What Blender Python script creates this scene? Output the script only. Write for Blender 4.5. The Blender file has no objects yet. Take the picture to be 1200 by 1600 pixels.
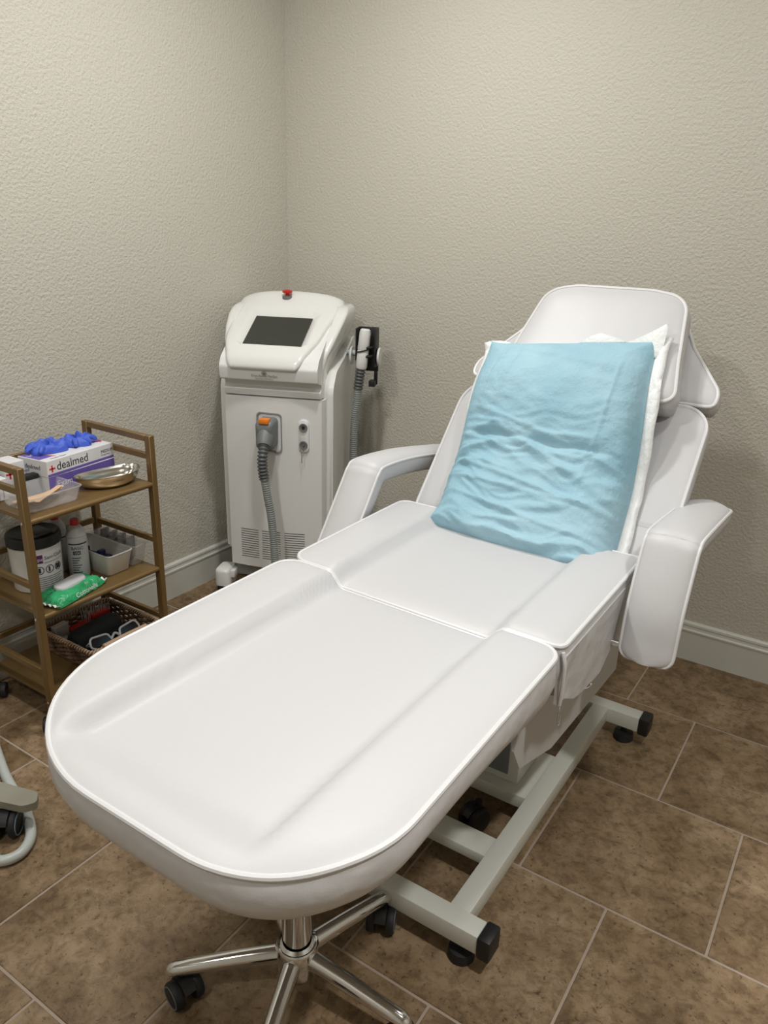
import bpy, bmesh, math, random
from mathutils import Vector, Matrix, noise

random.seed(4)
PI = math.pi
scene = bpy.context.scene
COL = scene.collection

# ------------------------------------------------------------------ camera
cam_d = bpy.data.cameras.new('camera')
cam = bpy.data.objects.new('camera', cam_d)
COL.objects.link(cam)
cam_d.sensor_fit = 'VERTICAL'
cam_d.sensor_height = 36.0
cam_d.lens = 27.0
cam_d.clip_start = 0.02
R_ = Vector((0.83342494, 0.55196972, 0.02706104))
U_ = Vector((-0.21363101, 0.2766295, 0.93693005))
F_ = Vector((-0.50967113, 0.78664194, -0.34846777))
CAM = Vector((2.381, -2.8166, 1.5277))
cam.matrix_world = Matrix(((R_.x, U_.x, -F_.x, CAM.x), (R_.y, U_.y, -F_.y, CAM.y), (R_.z, U_.z, -F_.z, CAM.z), (0, 0, 0, 1)))
scene.camera = cam

# ------------------------------------------------------------------ world, exposure
W = bpy.data.worlds.new('world')
scene.world = W
W.use_nodes = True
W.node_tree.nodes['Background'].inputs[0].default_value = (1.0, 0.96, 0.9, 1)
W.node_tree.nodes['Background'].inputs[1].default_value = 0.3
scene.view_settings.view_transform = 'Standard'
scene.view_settings.look = 'None'
scene.view_settings.exposure = -0.12
scene.view_settings.gamma = 1.0
scene.view_settings.use_curve_mapping = False
CEIL = 2.75
XR, YF = 3.9, -4.3            # right wall, front wall
# ceiling downlights: x, y, watts, beam angle
LIGHTS = [(0.90, -2.15, 16.5, 180), (2.85, -2.10, 19, 120), (1.00, -1.00, 22, 180), (2.40, -0.85, 8, 180), (1.60, -3.50, 15, 180)]  # last entry is an added fill lamp, out of view behind the camera
LCOL = (1.0, 0.985, 0.955)

# ------------------------------------------------------------------ materials
def mat(name, col, rough=0.5, metal=0.0, spec=0.5, bump=None, trans=0.0, alpha=1.0, emit=None, coat=0.0, sss=0.0, ior=None):
    m = bpy.data.materials.new(name)
    m.use_nodes = True
    nt = m.node_tree
    b = nt.nodes['Principled BSDF']
    b.inputs['Base Color'].default_value = (*col, 1)
    b.inputs['Roughness'].default_value = rough
    b.inputs['Metallic'].default_value = metal
    b.inputs['Specular IOR Level'].default_value = spec
    b.inputs['Transmission Weight'].default_value = trans
    b.inputs['Alpha'].default_value = alpha
    b.inputs['Coat Weight'].default_value = coat
    if ior: b.inputs['IOR'].default_value = ior
    if sss:
        b.inputs['Subsurface Weight'].default_value = sss
        b.inputs['Subsurface Radius'].default_value = (0.02, 0.02, 0.02)
    if emit:
        b.inputs['Emission Color'].default_value = (*emit[0], 1)
        b.inputs['Emission Strength'].default_value = emit[1]
    if bump:
        tc = nt.nodes.new('ShaderNodeTexCoord')
        last = None
        for (kind, scale, dist, detail) in bump:
            if kind == 'noise':
                t = nt.nodes.new('ShaderNodeTexNoise'); t.inputs['Detail'].default_value = detail
                t.inputs['Roughness'].default_value = 0.55
                out = t.outputs['Fac']
            else:
                t = nt.nodes.new('ShaderNodeTexVoronoi'); out = t.outputs['Distance']
            t.inputs['Scale'].default_value = scale
            nt.links.new(tc.outputs['Object'], t.inputs['Vector'])
            bp = nt.nodes.new('ShaderNodeBump')
            bp.inputs['Strength'].default_value = 1.0
            bp.inputs['Distance'].default_value = dist
            nt.links.new(out, bp.inputs['Height'])
            if last: nt.links.new(last.outputs['Normal'], bp.inputs['Normal'])
            last = bp
        nt.links.new(last.outputs['Normal'], b.inputs['Normal'])
    return m

def noise_color(m, scale, c1, c2, detail=4, lo=0.35, hi=0.65, coord='Object'):
    nt = m.node_tree; b = nt.nodes['Principled BSDF']
    tc = nt.nodes.new('ShaderNodeTexCoord')
    t = nt.nodes.new('ShaderNodeTexNoise'); t.inputs['Scale'].default_value = scale; t.inputs['Detail'].default_value = detail
    r = nt.nodes.new('ShaderNodeValToRGB')
    r.color_ramp.elements[0].position = lo; r.color_ramp.elements[0].color = (*c1, 1)
    r.color_ramp.elements[1].position = hi; r.color_ramp.elements[1].color = (*c2, 1)
    nt.links.new(tc.outputs[coord], t.inputs['Vector'])
    nt.links.new(t.outputs['Fac'], r.inputs['Fac'])
    nt.links.new(r.outputs['Color'], b.inputs['Base Color'])
    return m

M = {}
M['wall'] = mat('textured wall paint', (0.575, 0.553, 0.485), 0.6, spec=0.3, bump=[('noise', 100, 0.0042, 2.5), ('noise', 220, 0.0007, 2.0)])
M['ceiling'] = mat('ceiling paint', (0.75, 0.73, 0.67), 0.8, bump=[('noise', 60, 0.004, 3.0)])
M['trim'] = mat('trim paint', (0.62, 0.62, 0.57), 0.35, spec=0.5, bump=[('noise', 30, 0.0004, 2)])
M['grout'] = mat('grout', (0.38, 0.31, 0.25), 0.9, bump=[('noise', 180, 0.001, 2)])
M['vinyl'] = mat('white vinyl', (0.555, 0.555, 0.567), 0.44, spec=0.45, bump=[('noise', 5.5, 0.003, 2), ('noise', 420, 0.00025, 2)])
M['vinyl_side'] = mat('white vinyl side', (0.575, 0.57, 0.58), 0.46, spec=0.4, bump=[('noise', 14, 0.006, 2), ('noise', 420, 0.00025, 2)])
M['piping'] = mat('piping', (0.68, 0.68, 0.69), 0.35, spec=0.5)
M['paint'] = mat('white powder coat', (0.62, 0.63, 0.58), 0.35, spec=0.45)
M['panel'] = mat('side panel', (0.55, 0.55, 0.555), 0.55)
M['black'] = mat('black plastic', (0.012, 0.012, 0.013), 0.45)
M['rubber'] = mat('wheel rubber', (0.012, 0.012, 0.014), 0.6)
M['greyring'] = mat('grey wheel ring', (0.14, 0.15, 0.15), 0.5)
M['bluering'] = mat('blue grey wheel ring', (0.16, 0.23, 0.29), 0.5)
M['chrome'] = mat('chrome', (0.75, 0.75, 0.76), 0.09, metal=1.0)
M['steel'] = mat('stainless steel', (0.66, 0.64, 0.60), 0.2, metal=1.0)
M['gold'] = mat('brushed gold paint', (0.215, 0.135, 0.052), 0.36, metal=0.35, spec=0.5)
M['shell'] = mat('machine gloss white', (0.76, 0.765, 0.75), 0.22, spec=0.5, coat=0.3)
M['shell_matt'] = mat('machine satin grey white', (0.76, 0.77, 0.765), 0.45)
M['screen'] = mat('screen glass', (0.03, 0.033, 0.028), 0.22, spec=0.6)
M['slot'] = mat('vent dark', (0.03, 0.03, 0.03), 0.8)
M['red'] = mat('red plastic', (0.55, 0.02, 0.015), 0.4)
M['grey_d'] = mat('dark grey rubber', (0.095, 0.10, 0.105), 0.42)
M['grey_m'] = mat('mid grey plastic', (0.17, 0.185, 0.19), 0.4)
M['grey_l'] = mat('light grey hose', (0.27, 0.29, 0.285), 0.5)
M['orange'] = mat('orange plastic', (0.85, 0.24, 0.02), 0.4)
M['socket'] = mat('socket recess grey', (0.30, 0.30, 0.30), 0.5)
M['ink'] = mat('dark ink', (0.03, 0.03, 0.045), 0.6)
M['goldink'] = mat('bronze ink', (0.22, 0.19, 0.11), 0.5)
M['greyink'] = mat('grey ink', (0.2, 0.2, 0.19), 0.5)
M['card'] = mat('white card', (0.74, 0.74, 0.76), 0.5)
M['purple'] = mat('purple print', (0.16, 0.11, 0.42), 0.5)
M['salmon'] = mat('orange print', (0.75, 0.33, 0.2), 0.5)
M['redink'] = mat('red print', (0.55, 0.03, 0.04), 0.5)
M['plum'] = mat('plum print', (0.11, 0.02, 0.12), 0.5)
M['nitrile'] = mat('blue nitrile', (0.055, 0.12, 0.62), 0.5, bump=[('noise', 120, 0.002, 3)])
M['clear'] = mat('clear plastic', (0.8, 0.8, 0.82), 0.08, spec=0.8, alpha=0.22)
M['cloudy'] = mat('cloudy white plastic', (0.62, 0.61, 0.585), 0.35, sss=0.0)
M['bottle'] = mat('bottle white', (0.58, 0.59, 0.61), 0.35)
M['wood'] = mat('birch stick', (0.66, 0.46, 0.30), 0.6)
M['pouch'] = mat('grey pouch', (0.22, 0.22, 0.22), 0.25, spec=0.7, bump=[('noise', 60, 0.004, 3)])
M['navy'] = mat('navy plastic', (0.012, 0.016, 0.06), 0.4)
M['green'] = mat('green pack foil', (0.015, 0.30, 0.10), 0.33, bump=[('noise', 28, 0.012, 3)])
noise_color(M['green'], 16, (0.012, 0.24, 0.075), (0.04, 0.42, 0.17), 3)
M['wicker'] = mat('wicker', (0.13, 0.07, 0.04), 0.6)
noise_color(M['wicker'], 22, (0.06, 0.033, 0.02), (0.27, 0.17, 0.11), 3)
M['wickerlight'] = mat('pale cane', (0.42, 0.29, 0.19), 0.55)
M['fabric_black'] = mat('black fabric case', (0.008, 0.010, 0.012), 0.8, bump=[('noise', 300, 0.0008, 2)])
M['goggle'] = mat('goggle white', (0.62, 0.62, 0.64), 0.3)
M['lens'] = mat('goggle lens', (0.006, 0.006, 0.008), 0.08, spec=0.7)
M['film'] = mat('white film', (0.78, 0.80, 0.80), 0.4, bump=[('noise', 40, 0.004, 3)])
M['beige'] = mat('grey beige plastic', (0.27, 0.26, 0.21), 0.55)
M['hosewhite'] = mat('white tube', (0.50, 0.53, 0.51), 0.32)
M['glow'] = mat('lamp diffuser', (0.9, 0.9, 0.9), 0.5, emit=((1, 0.95, 0.85), 6.0))

# blue underpad sheet
def make_pad():
    m = mat('blue underpad sheet', (0.35, 0.62, 0.74), 0.62, spec=0.25, bump=[('noise', 26, 0.006, 3), ('noise', 260, 0.0006, 2)])
    noise_color(m, 5, (0.265, 0.465, 0.57), (0.37, 0.565, 0.66), 3, 0.3, 0.7)
    return m
M['pad'] = make_pad()

# stone-look floor tile: world-space mottling, offset per tile
def make_tile():
    m = bpy.data.materials.new('travertine tile'); m.use_nodes = True
    nt = m.node_tree; N = nt.nodes; L = nt.links
    b = N['Principled BSDF']
    geo = N.new('ShaderNodeNewGeometry'); oi = N.new('ShaderNodeObjectInfo')
    mul = N.new('ShaderNodeVectorMath'); mul.operation = 'SCALE'
    comb = N.new('ShaderNodeCombineXYZ')
    L.new(oi.outputs['Random'], comb.inputs[0]); L.new(oi.outputs['Random'], comb.inputs[2])
    mul.inputs['Scale'].default_value = 13.0
    L.new(comb.outputs[0], mul.inputs[0])
    add = N.new('ShaderNodeVectorMath'); add.operation = 'ADD'
    L.new(geo.outputs['Position'], add.inputs[0]); L.new(mul.outputs[0], add.inputs[1])
    def nz(scale, det, rough=0.6, dist=0.0):
        t = N.new('ShaderNodeTexNoise'); t.inputs['Scale'].default_value = scale; t.inputs['Detail'].default_value = det
        t.inputs['Roughness'].default_value = rough; t.inputs['Distortion'].default_value = dist
        L.new(add.outputs[0], t.inputs['Vector']); return t
    def ramp(src, p0, c0, p1, c1, mid=None):
        r = N.new('ShaderNodeValToRGB'); e = r.color_ramp.elements
        e[0].position = p0; e[0].color = (*c0, 1); e[1].position = p1; e[1].color = (*c1, 1)
        if mid: x = e.new(mid[0]); x.color = (*mid[1], 1)
        L.new(src, r.inputs['Fac']); return r
    big = ramp(nz(5.0, 8, 0.72, 0.25).outputs['Fac'], 0.30, (0.130, 0.080, 0.038), 0.72, (0.365, 0.268, 0.172), (0.5, (0.238, 0.163, 0.092)))
    fine = ramp(nz(32, 5, 0.7, 0.4).outputs['Fac'], 0.36, (0.50, 0.45, 0.39), 0.56, (1.08, 1.08, 1.08))
    speck = ramp(nz(85, 3, 0.7).outputs['Fac'], 0.33, (0.35, 0.30, 0.26), 0.40, (1, 1, 1))
    m1 = N.new('ShaderNodeMix'); m1.data_type = 'RGBA'; m1.blend_type = 'MULTIPLY'; m1.inputs['Factor'].default_value = 0.75
    L.new(big.outputs['Color'], m1.inputs['A']); L.new(fine.outputs['Color'], m1.inputs['B'])
    m2 = N.new('ShaderNodeMix'); m2.data_type = 'RGBA'; m2.blend_type = 'MULTIPLY'; m2.inputs['Factor'].default_value = 0.8
    L.new(m1.outputs['Result'], m2.inputs['A']); L.new(speck.outputs['Color'], m2.inputs['B'])
    L.new(m2.outputs['Result'], b.inputs['Base Color'])
    b.inputs['Roughness'].default_value = 0.48
    b.inputs['Specular IOR Level'].default_value = 0.4
    bp = N.new('ShaderNodeBump'); bp.inputs['Distance'].default_value = 0.003
    L.new(nz(32, 5, 0.7).outputs['Fac'], bp.inputs['Height'])
    L.new(bp.outputs['Normal'], b.inputs['Normal'])
    return m
M['tile'] = make_tile()

# ------------------------------------------------------------------ mesh helpers
ROOT = {}                                     # thing name -> world matrix
def link_mesh(name, bm, m, parent=None, world=True, smooth=True, angle=38):
    """bm becomes ONE object; world=True: bm coordinates are world ones"""
    if parent is not None and world:
        root = parent
        while root.parent: root = root.parent
        mw = ROOT.get(root.name)
        if mw is not None: bm.transform(mw.inverted())
    bmesh.ops.recalc_face_normals(bm, faces=bm.faces)
    me = bpy.data.meshes.new(name)
    bm.to_mesh(me); bm.free()
    mats = m if isinstance(m, (list, tuple)) else [m]
    for x in mats: me.materials.append(M[x])
    if smooth:
        me.polygons.foreach_set('use_smooth', [True] * len(me.polygons))
        me.set_sharp_from_angle(angle=math.radians(angle))
    o = bpy.data.objects.new(name, me); COL.objects.link(o)
    if parent is not None: o.parent = parent
    return o

def thing(name, label, cat, loc=(0, 0, 0), rz=0.0, group=None):
    o = bpy.data.objects.new(name, None); COL.objects.link(o)
    o.empty_display_size = 0.05
    o.location = loc; o.rotation_euler = (0, 0, rz)
    ROOT[o.name] = Matrix.Translation(Vector(loc)) @ Matrix.Rotation(rz, 4, 'Z')
    o['label'] = label; o['category'] = cat
    if group: o['group'] = group
    return o

def struct(name, bm, m, **k):
    o = link_mesh(name, bm, m, **k); o['kind'] = 'structure'; return o

def box(bm, x0, x1, y0, y1, z0, z1, bev=0.0, seg=2, mtx=None, taper=None):
    r = bmesh.ops.create_cube(bm, size=1.0)
    vs = r['verts']
    for v in vs:
        tx = 1.0
        if taper and v.co.z < 0: tx = taper
        v.co = Vector(((x0 + x1) / 2 + v.co.x * (x1 - x0) * tx, (y0 + y1) / 2 + v.co.y * (y1 - y0) * tx, (z0 + z1) / 2 + v.co.z * (z1 - z0)))
    if bev:
        es = set(e for v in vs for e in v.link_edges)
        rr = bmesh.ops.bevel(bm, geom=list(es), offset=bev, segments=seg, profile=0.5, affect='EDGES')
        vs = list(set(v for f in rr['faces'] for v in f.verts) | set(v for v in vs if v.is_valid))
    if mtx is not None:
        for v in vs: v.co = mtx @ v.co
    return vs

def frames(P, closed=False):
    n = len(P); T = []
    for i in range(n):
        if closed: t = P[(i + 1) % n] - P[i - 1]
        else: t = P[min(i + 1, n - 1)] - P[max(i - 1, 0)]
        T.append(t.normalized() if t.length > 1e-9 else Vector((0, 0, 1)))
    up = Vector((0, 0, 1)) if abs(T[0].z) < 0.9 else Vector((1, 0, 0))
    nrm = (up - T[0] * up.dot(T[0])).normalized()
    out = []
    for i in range(n):
        nrm = (nrm - T[i] * nrm.dot(T[i]))
        nrm = nrm.normalized() if nrm.length > 1e-6 else T[i].orthogonal().normalized()
        out.append((T[i], nrm, T[i].cross(nrm)))
    return out

def tube(bm, path, r, n=10, closed=False, cap=True):
    """r: number or list; round tube along a path"""
    P = [Vector(p) for p in path]
    fr = frames(P, closed); rings = []
    for i, p in enumerate(P):
        rr = r[i] if isinstance(r, (list, tuple)) else r
        _, a, b = fr[i]
        rings.append([bm.verts.new(p + (a * math.cos(2 * PI * k / n) + b * math.sin(2 * PI * k / n)) * rr) for k in range(n)])
    m = len(P)
    for i in range(m if closed else m - 1):
        A, B = rings[i], rings[(i + 1) % m]
        for k in range(n): bm.faces.new((A[k], A[(k + 1) % n], B[(k + 1) % n], B[k]))
    if cap and not closed:
        bm.faces.new(rings[0][::-1]); bm.faces.new(rings[-1])
    return rings

def loft(bm, rings, cap0=True, cap1=True, closed=True):
    V = [[bm.verts.new(p) for p in r] for r in rings]
    n = len(V[0])
    for A, B in zip(V, V[1:]):
        for k in range(n if closed else n - 1):
            bm.faces.new((A[k], A[(k + 1) % n], B[(k + 1) % n], B[k]))
    if cap0: bm.faces.new(V[0][::-1])
    if cap1: bm.faces.new(V[-1])
    return V

def lathe(bm, prof, n=28, o=(0, 0, 0), mtx=None, sx=1.0, sy=1.0):
    o = Vector(o); rings = []
    for r, z in prof:
        rr = max(r, 0.0002)
        rings.append([o + Vector((rr * sx * math.cos(2 * PI * k / n), rr * sy * math.sin(2 * PI * k / n), z)) for k in range(n)])
    if mtx is not None: rings = [[mtx @ p for p in r] for r in rings]
    return loft(bm, rings)

def smooth_path(pts, n=8):
    P = [Vector(p) for p in pts]; out = []
    for i in range(len(P) - 1):
        p0 = P[max(i - 1, 0)]; p1 = P[i]; p2 = P[i + 1]; p3 = P[min(i + 2, len(P) - 1)]
        for k in range(n):
            t = k / n
            out.append(0.5 * ((2 * p1) + (p2 - p0) * t + (2 * p0 - 5 * p1 + 4 * p2 - p3) * t * t + (3 * p1 - p0 - 3 * p2 + p3) * t ** 3))
    out.append(P[-1]); return out

def round_poly(pts, rad, seg=10):
    """2D polygon with rounded corners -> list of 2D points"""
    n = len(pts); out = []
    for i in range(n):
        p = Vector(pts[i]); a = Vector(pts[i - 1]) - p; b = Vector(pts[(i + 1) % n]) - p
        r = rad[i] if isinstance(rad, (list, tuple)) else rad
        la, lb = a.length, b.length; a.normalize(); b.normalize()
        ang = a.angle(b)
        if r < 1e-5 or ang > PI - 0.02: out.append(p); continue
        d = min(r / math.tan(ang / 2), la * 0.499, lb * 0.499); r2 = d * math.tan(ang / 2)
        c = p + (a + b).normalized() * (r2 / math.sin(ang / 2))
        s = p + a * d - c; e = p + b * d - c
        a0 = math.atan2(s.y, s.x); a1 = math.atan2(e.y, e.x); da = a1 - a0
        while da > PI: da -= 2 * PI
        while da < -PI: da += 2 * PI
        for k in range(seg + 1):
            t = a0 + da * k / seg
            out.append(c + Vector((math.cos(t), math.sin(t))) * r2)
    return out

def resample(P, n):
    L = [0.0]; m = len(P)
    for i in range(m): L.append(L[-1] + (P[(i + 1) % m] - P[i]).length)
    out = []; j = 0
    for k in range(n):
        d = L[-1] * k / n
        while L[j + 1] < d: j += 1
        t = (d - L[j]) / max(L[j + 1] - L[j], 1e-9)
        out.append(P[j % m].lerp(P[(j + 1) % m], t))
    return out

def sstep(a, b, x):
    t = min(max((x - a) / (b - a), 0), 1); return t * t * (3 - 2 * t)

def cushion(name, parent, outline, H, depth, M4, pipe=0.0052, puff=0.012, mats=('vinyl', 'vinyl_side'), inset=0.02, N=220, ringn=26, bulge=0.006):
    """padded cushion: outline 2D at the piping, H(x,y) height of the top, depth of the side wall"""
    O = resample(outline, N)
    c = sum(O, Vector((0, 0))) / N
    bm = bmesh.new(); rings = []
    dpt = depth if callable(depth) else (lambda p: depth)
    for (ins, f) in ((inset + 0.012, -1.0), (inset, -0.97), (inset * 0.35 - bulge * 0.3, -0.72), (-bulge, -0.42), (-bulge * 0.6, -0.15), (0.0, -0.03), (0.0, 0.0)):
        ring = []
        for i, p in enumerate(O):
            t = (O[(i + 1) % N] - O[i - 1]).normalized(); nn = Vector((t.y, -t.x))
            if nn.dot(p - c) < 0: nn = -nn
            q = p - nn * ins
            ring.append(Vector((q.x, q.y, H(p.x, p.y) + f * dpt(p))))
        rings.append(ring)
    V = [[bm.verts.new(M4 @ p) for p in r] for r in rings]
    for A, B in zip(V, V[1:]):
        for k in range(N):
            f = bm.faces.new((A[k], A[(k + 1) % N], B[(k + 1) % N], B[k])); f.material_index = 1
    bm.faces.new(V[0][::-1]).material_index = 1
    prev = V[-1]
    for j in range(1, ringn):
        s = 1 - (j / ringn) ** 1.25
        cur = []
        for p in O:
            q = c + (p - c) * s; d = (p - q).length
            z = H(q.x, q.y) + puff * (1 - math.exp(-d / 0.02))
            cur.append(bm.verts.new(M4 @ Vector((q.x, q.y, z))))
        for k in range(N): bm.faces.new((prev[k], prev[(k + 1) % N], cur[(k + 1) % N], cur[k]))
        prev = cur
    cv = bm.verts.new(M4 @ Vector((c.x, c.y, H(c.x, c.y) + puff)))
    for k in range(N): bm.faces.new((prev[k], prev[(k + 1) % N], cv))
    ob = link_mesh(name, bm, list(mats), parent, angle=60)
    if pipe:
        bm = bmesh.new()
        P = []
        for p in O:
            P.append(M4 @ Vector((p.x, p.y, H(p.x, p.y) + 0.001)))
        tube(bm, P, pipe, 8, closed=True)
        link_mesh('piping', bm, 'piping', ob)
    return ob

def text(s, size, m, parent, mtx, name='lettering', extrude=0.0002, bold=0.0, align='LEFT', world=True):
    cu = bpy.data.curves.new(name, 'FONT'); cu.body = s; cu.size = size; cu.extrude = extrude; cu.offset = bold
    cu.align_x = align; cu.resolution_u = 3
    to = bpy.data.objects.new('tmp', cu); COL.objects.link(to)
    dg = bpy.context.evaluated_depsgraph_get()
    me = bpy.data.meshes.new_from_object(to.evaluated_get(dg))
    bpy.data.objects.remove(to); bpy.data.curves.remove(cu)
    bm = bmesh.new(); bm.from_mesh(me); bpy.data.meshes.remove(me)
    bm.transform(mtx)
    return link_mesh(name, bm, m, parent, world=world, smooth=False)

def basis(o, x, y):
    """matrix with origin o, local x and y axes given"""
    x = Vector(x).normalized(); y = Vector(y); y = (y - x * y.dot(x)).normalized(); z = x.cross(y); o = Vector(o)
    return Matrix(((x.x, y.x, z.x, o.x), (x.y, y.y, z.y, o.y), (x.z, y.z, z.z, o.z), (0, 0, 0, 1)))

def caster(parent, x, y, r=0.025, w=0.02, top=0.075, yaw=0.0, ring=None, name='caster', twin=True):
    """caster: fork housing with its wheel(s) and stem; wheel touches z=0"""
    mt = Matrix.Translation((x, y, 0)) @ Matrix.Rotation(yaw, 4, 'Z')
    bm = bmesh.new()
    tube(bm, [mt @ Vector((0, 0, r * 1.7)), mt @ Vector((0, 0, top))], r * 0.28, 12)
    # hood over the wheel
    A = [mt @ Vector((-r * 0.35 + r * 1.08 * math.cos(t), -w * 0.36, r + r * 1.08 * math.sin(t))) for t in [PI * (-0.05 + 0.9 * k / 12) for k in range(13)]]
    B = [mt @ Vector((-r * 0.35 + r * 1.08 * math.cos(t), w * 0.36, r + r * 1.08 * math.sin(t))) for t in [PI * (-0.05 + 0.9 * k / 12) for k in range(13)]]
    A2 = [p.lerp(mt @ Vector((-r * 0.35, -w * 0.36, r)), 0.35) for p in A]
    B2 = [p.lerp(mt @ Vector((-r * 0.35, w * 0.36, r)), 0.35) for p in B]
    va = [[bm.verts.new(p) for p in L_] for L_ in (A, B, B2, A2)]
    for a in range(4):
        P0, P1 = va[a], va[(a + 1) % 4]
        for k in range(12): bm.faces.new((P0[k], P0[k + 1], P1[k + 1], P1[k]))
    bm.faces.new([v[0] for v in va]); bm.faces.new([v[-1] for v in va][::-1])
    c = link_mesh(name, bm, 'black', parent)
    for s in (-1, 1):
        bm = bmesh.new()
        m2 = mt @ Matrix.Translation((-r * 0.35, s * w * 0.62, r)) @ Matrix.Rotation(PI / 2 * -s, 4, 'X')
        lathe(bm, [(0.1 * r, -w * 0.26), (r * 0.92, -w * 0.26), (r, -w * 0.15), (r, w * 0.15), (r * 0.92, w * 0.26), (r * 0.4, w * 0.3), (0.1 * r, w * 0.3)], 24, mtx=m2)
        wh = link_mesh('wheel', bm, 'rubber', c)
        if ring:
            bm = bmesh.new()
            P = [m2 @ Vector((r * 0.8 * math.cos(2 * PI * k / 24), r * 0.8 * math.sin(2 * PI * k / 24), w * 0.27)) for k in range(24)]
            tube(bm, P, r * 0.055, 6, closed=True)
            c2 = link_mesh('wheel_ring', bm, ring, c)
    return c

# ------------------------------------------------------------------ room
bm = bmesh.new(); box(bm, -0.12, 0, YF - 0.12, 0.12, 0, CEIL); struct('wall_left', bm, 'wall', smooth=False)
bm = bmesh.new(); box(bm, 0, XR, 0, 0.12, 0, CEIL); struct('wall_back', bm, 'wall', smooth=False)
bm = bmesh.new(); box(bm, XR, XR + 0.12, YF - 0.12, 0.12, 0, CEIL); struct('wall_right', bm, 'wall', smooth=False)
bm = bmesh.new(); box(bm, 0, XR, YF - 0.12, YF, 0, CEIL); struct('wall_front', bm, 'wall', smooth=False)
bm = bmesh.new(); box(bm, -0.12, XR + 0.12, YF - 0.12, 0.12, CEIL, CEIL + 0.1); struct('ceiling', bm, 'ceiling', smooth=False)
bm = bmesh.new(); box(bm, -0.12, XR + 0.12, YF - 0.12, 0.12, -0.12, -0.0022); floor = struct('floor', bm, 'grout', smooth=False)

# running-bond stone tiles, each an object of its own
TS, GAP = 0.4568, 0.0062
rows_y = -0.4115
meshes = {}
k = -1
while True:
    y1 = rows_y - k * TS; y0 = y1 - TS
    if y1 < YF: break
    off = 1.860 + (0.0 if (k % 2) else -TS / 2)       # row above -0.41 joints at 1.860
    j = -6
    while True:
        x0 = off + j * TS; x1 = x0 + TS; j += 1
        if x0 > XR: break
        if x1 < 0: continue
        a0, a1 = max(x0 + GAP / 2, 0.002), min(x1 - GAP / 2, XR - 0.002)
        b0, b1 = max(y0 + GAP / 2, YF + 0.002), min(y1 - GAP / 2, -0.002)
        if a1 - a0 < 0.01 or b1 - b0 < 0.01: continue
        key = (round(a1 - a0, 3), round(b1 - b0, 3))
        if key not in meshes:
            bm = bmesh.new()
            w, d = (a1 - a0) / 2, (b1 - b0) / 2
            box(bm, -w, w, -d, d, -0.009, 0.0, 0.0016, 1)
            t = link_mesh('tile', bm, 'tile', floor, world=False, smooth=False)
            meshes[key] = t.data
        else:
            t = bpy.data.objects.new('tile', meshes[key]); COL.objects.link(t); t.parent = floor
        t.location = ((a0 + a1) / 2, (b0 + b1) / 2, 0)
    k += 1

def baseboard(name, p0, p1, inward):
    """moulded baseboard profile swept between two points"""
    prof = [(0, 0), (0.014, 0), (0.014, 0.118), (0.017, 0.120), (0.017, 0.126), (0.012, 0.130), (0.0105, 0.140), (0.013, 0.144), (0.012, 0.152), (0.006, 0.157), (0, 0.158)]
    bm = bmesh.new(); inward = Vector(inward)
    rings = [[Vector(p) + inward * a + Vector((0, 0, b)) for a, b in prof] for p in (p0, p1)]
    loft(bm, rings)
    return struct(name, bm, 'trim', angle=25)
baseboard('baseboard_left', (0, YF, 0), (0, 0, 0), (1, 0, 0))
baseboard('baseboard_back', (0.014, 0, 0), (XR, 0, 0), (0, -1, 0))
baseboard('baseboard_right', (XR, 0, 0), (XR, YF, 0), (-1, 0, 0))
baseboard('baseboard_front', (XR, YF, 0), (0, YF, 0), (0, 1, 0))

# recessed ceiling downlights, the room's only lamps; the last is added to lift dark fronts
for i, (x, y, w, spread) in enumerate(LIGHTS):
    nm = ['near the cart', 'above the foot of the bed, camera side', 'nearest the room corner', 'nearest the back wall, right of the bed', 'behind the camera, added as fill light'][i]
    t = thing('ceiling_downlight', 'round white recessed ceiling downlight ' + nm, 'light', (x, y, CEIL), 0, 'recessed ceiling downlights')
    bm = bmesh.new(); lathe(bm, [(0.082, 0.0), (0.10, 0.0), (0.098, -0.006), (0.082, -0.008)], 32, (x, y, CEIL)); link_mesh('trim_ring', bm, 'card', t)
    bm = bmesh.new(); lathe(bm, [(0.0, -0.002), (0.081, -0.002), (0.081, -0.004), (0.0, -0.004)], 32, (x, y, CEIL)); link_mesh('diffuser', bm, 'glow', t)
    ld = bpy.data.lights.new('downlight_lamp', 'AREA'); ld.shape = 'DISK'; ld.size = 0.16; ld.spread = math.radians(spread); ld.energy = w; ld.color = LCOL
    lo = bpy.data.objects.new('downlight_lamp', ld); COL.objects.link(lo); lo.location = (x, y, CEIL - 0.012)

# ------------------------------------------------------------------ treatment bed
XC = 1.597
bed = thing('treatment_bed', 'white vinyl reclining treatment bed with raised backrest on a white steel base', 'treatment bed', (XC, -1.2, 0))
I4 = Matrix.Identity(4)
def bolster(x, c=XC, inner=0.195, outer=0.235):
    return sstep(inner, outer, abs(x - c))
ZT = 0.742
# leg section
def H_leg(x, y):
    f = sstep(-2.27, -2.17, y)
    b = bolster(x, XC, 0.192, 0.232)
    return -0.030 * f * (1 - b) + 0.006 * b * f
out = round_poly([(1.233, -1.478), (1.960, -1.500), (1.962, -2.291), (1.235, -2.291)], [0.045, 0.05, 0.225, 0.31], 16)
cushion('leg_cushion', bed, out, H_leg, lambda p: 0.098 + 0.034 * sstep(-1.95, -1.5, p.y), Matrix.Translation((0, 0, ZT)), puff=0.012, inset=0.022)
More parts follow.
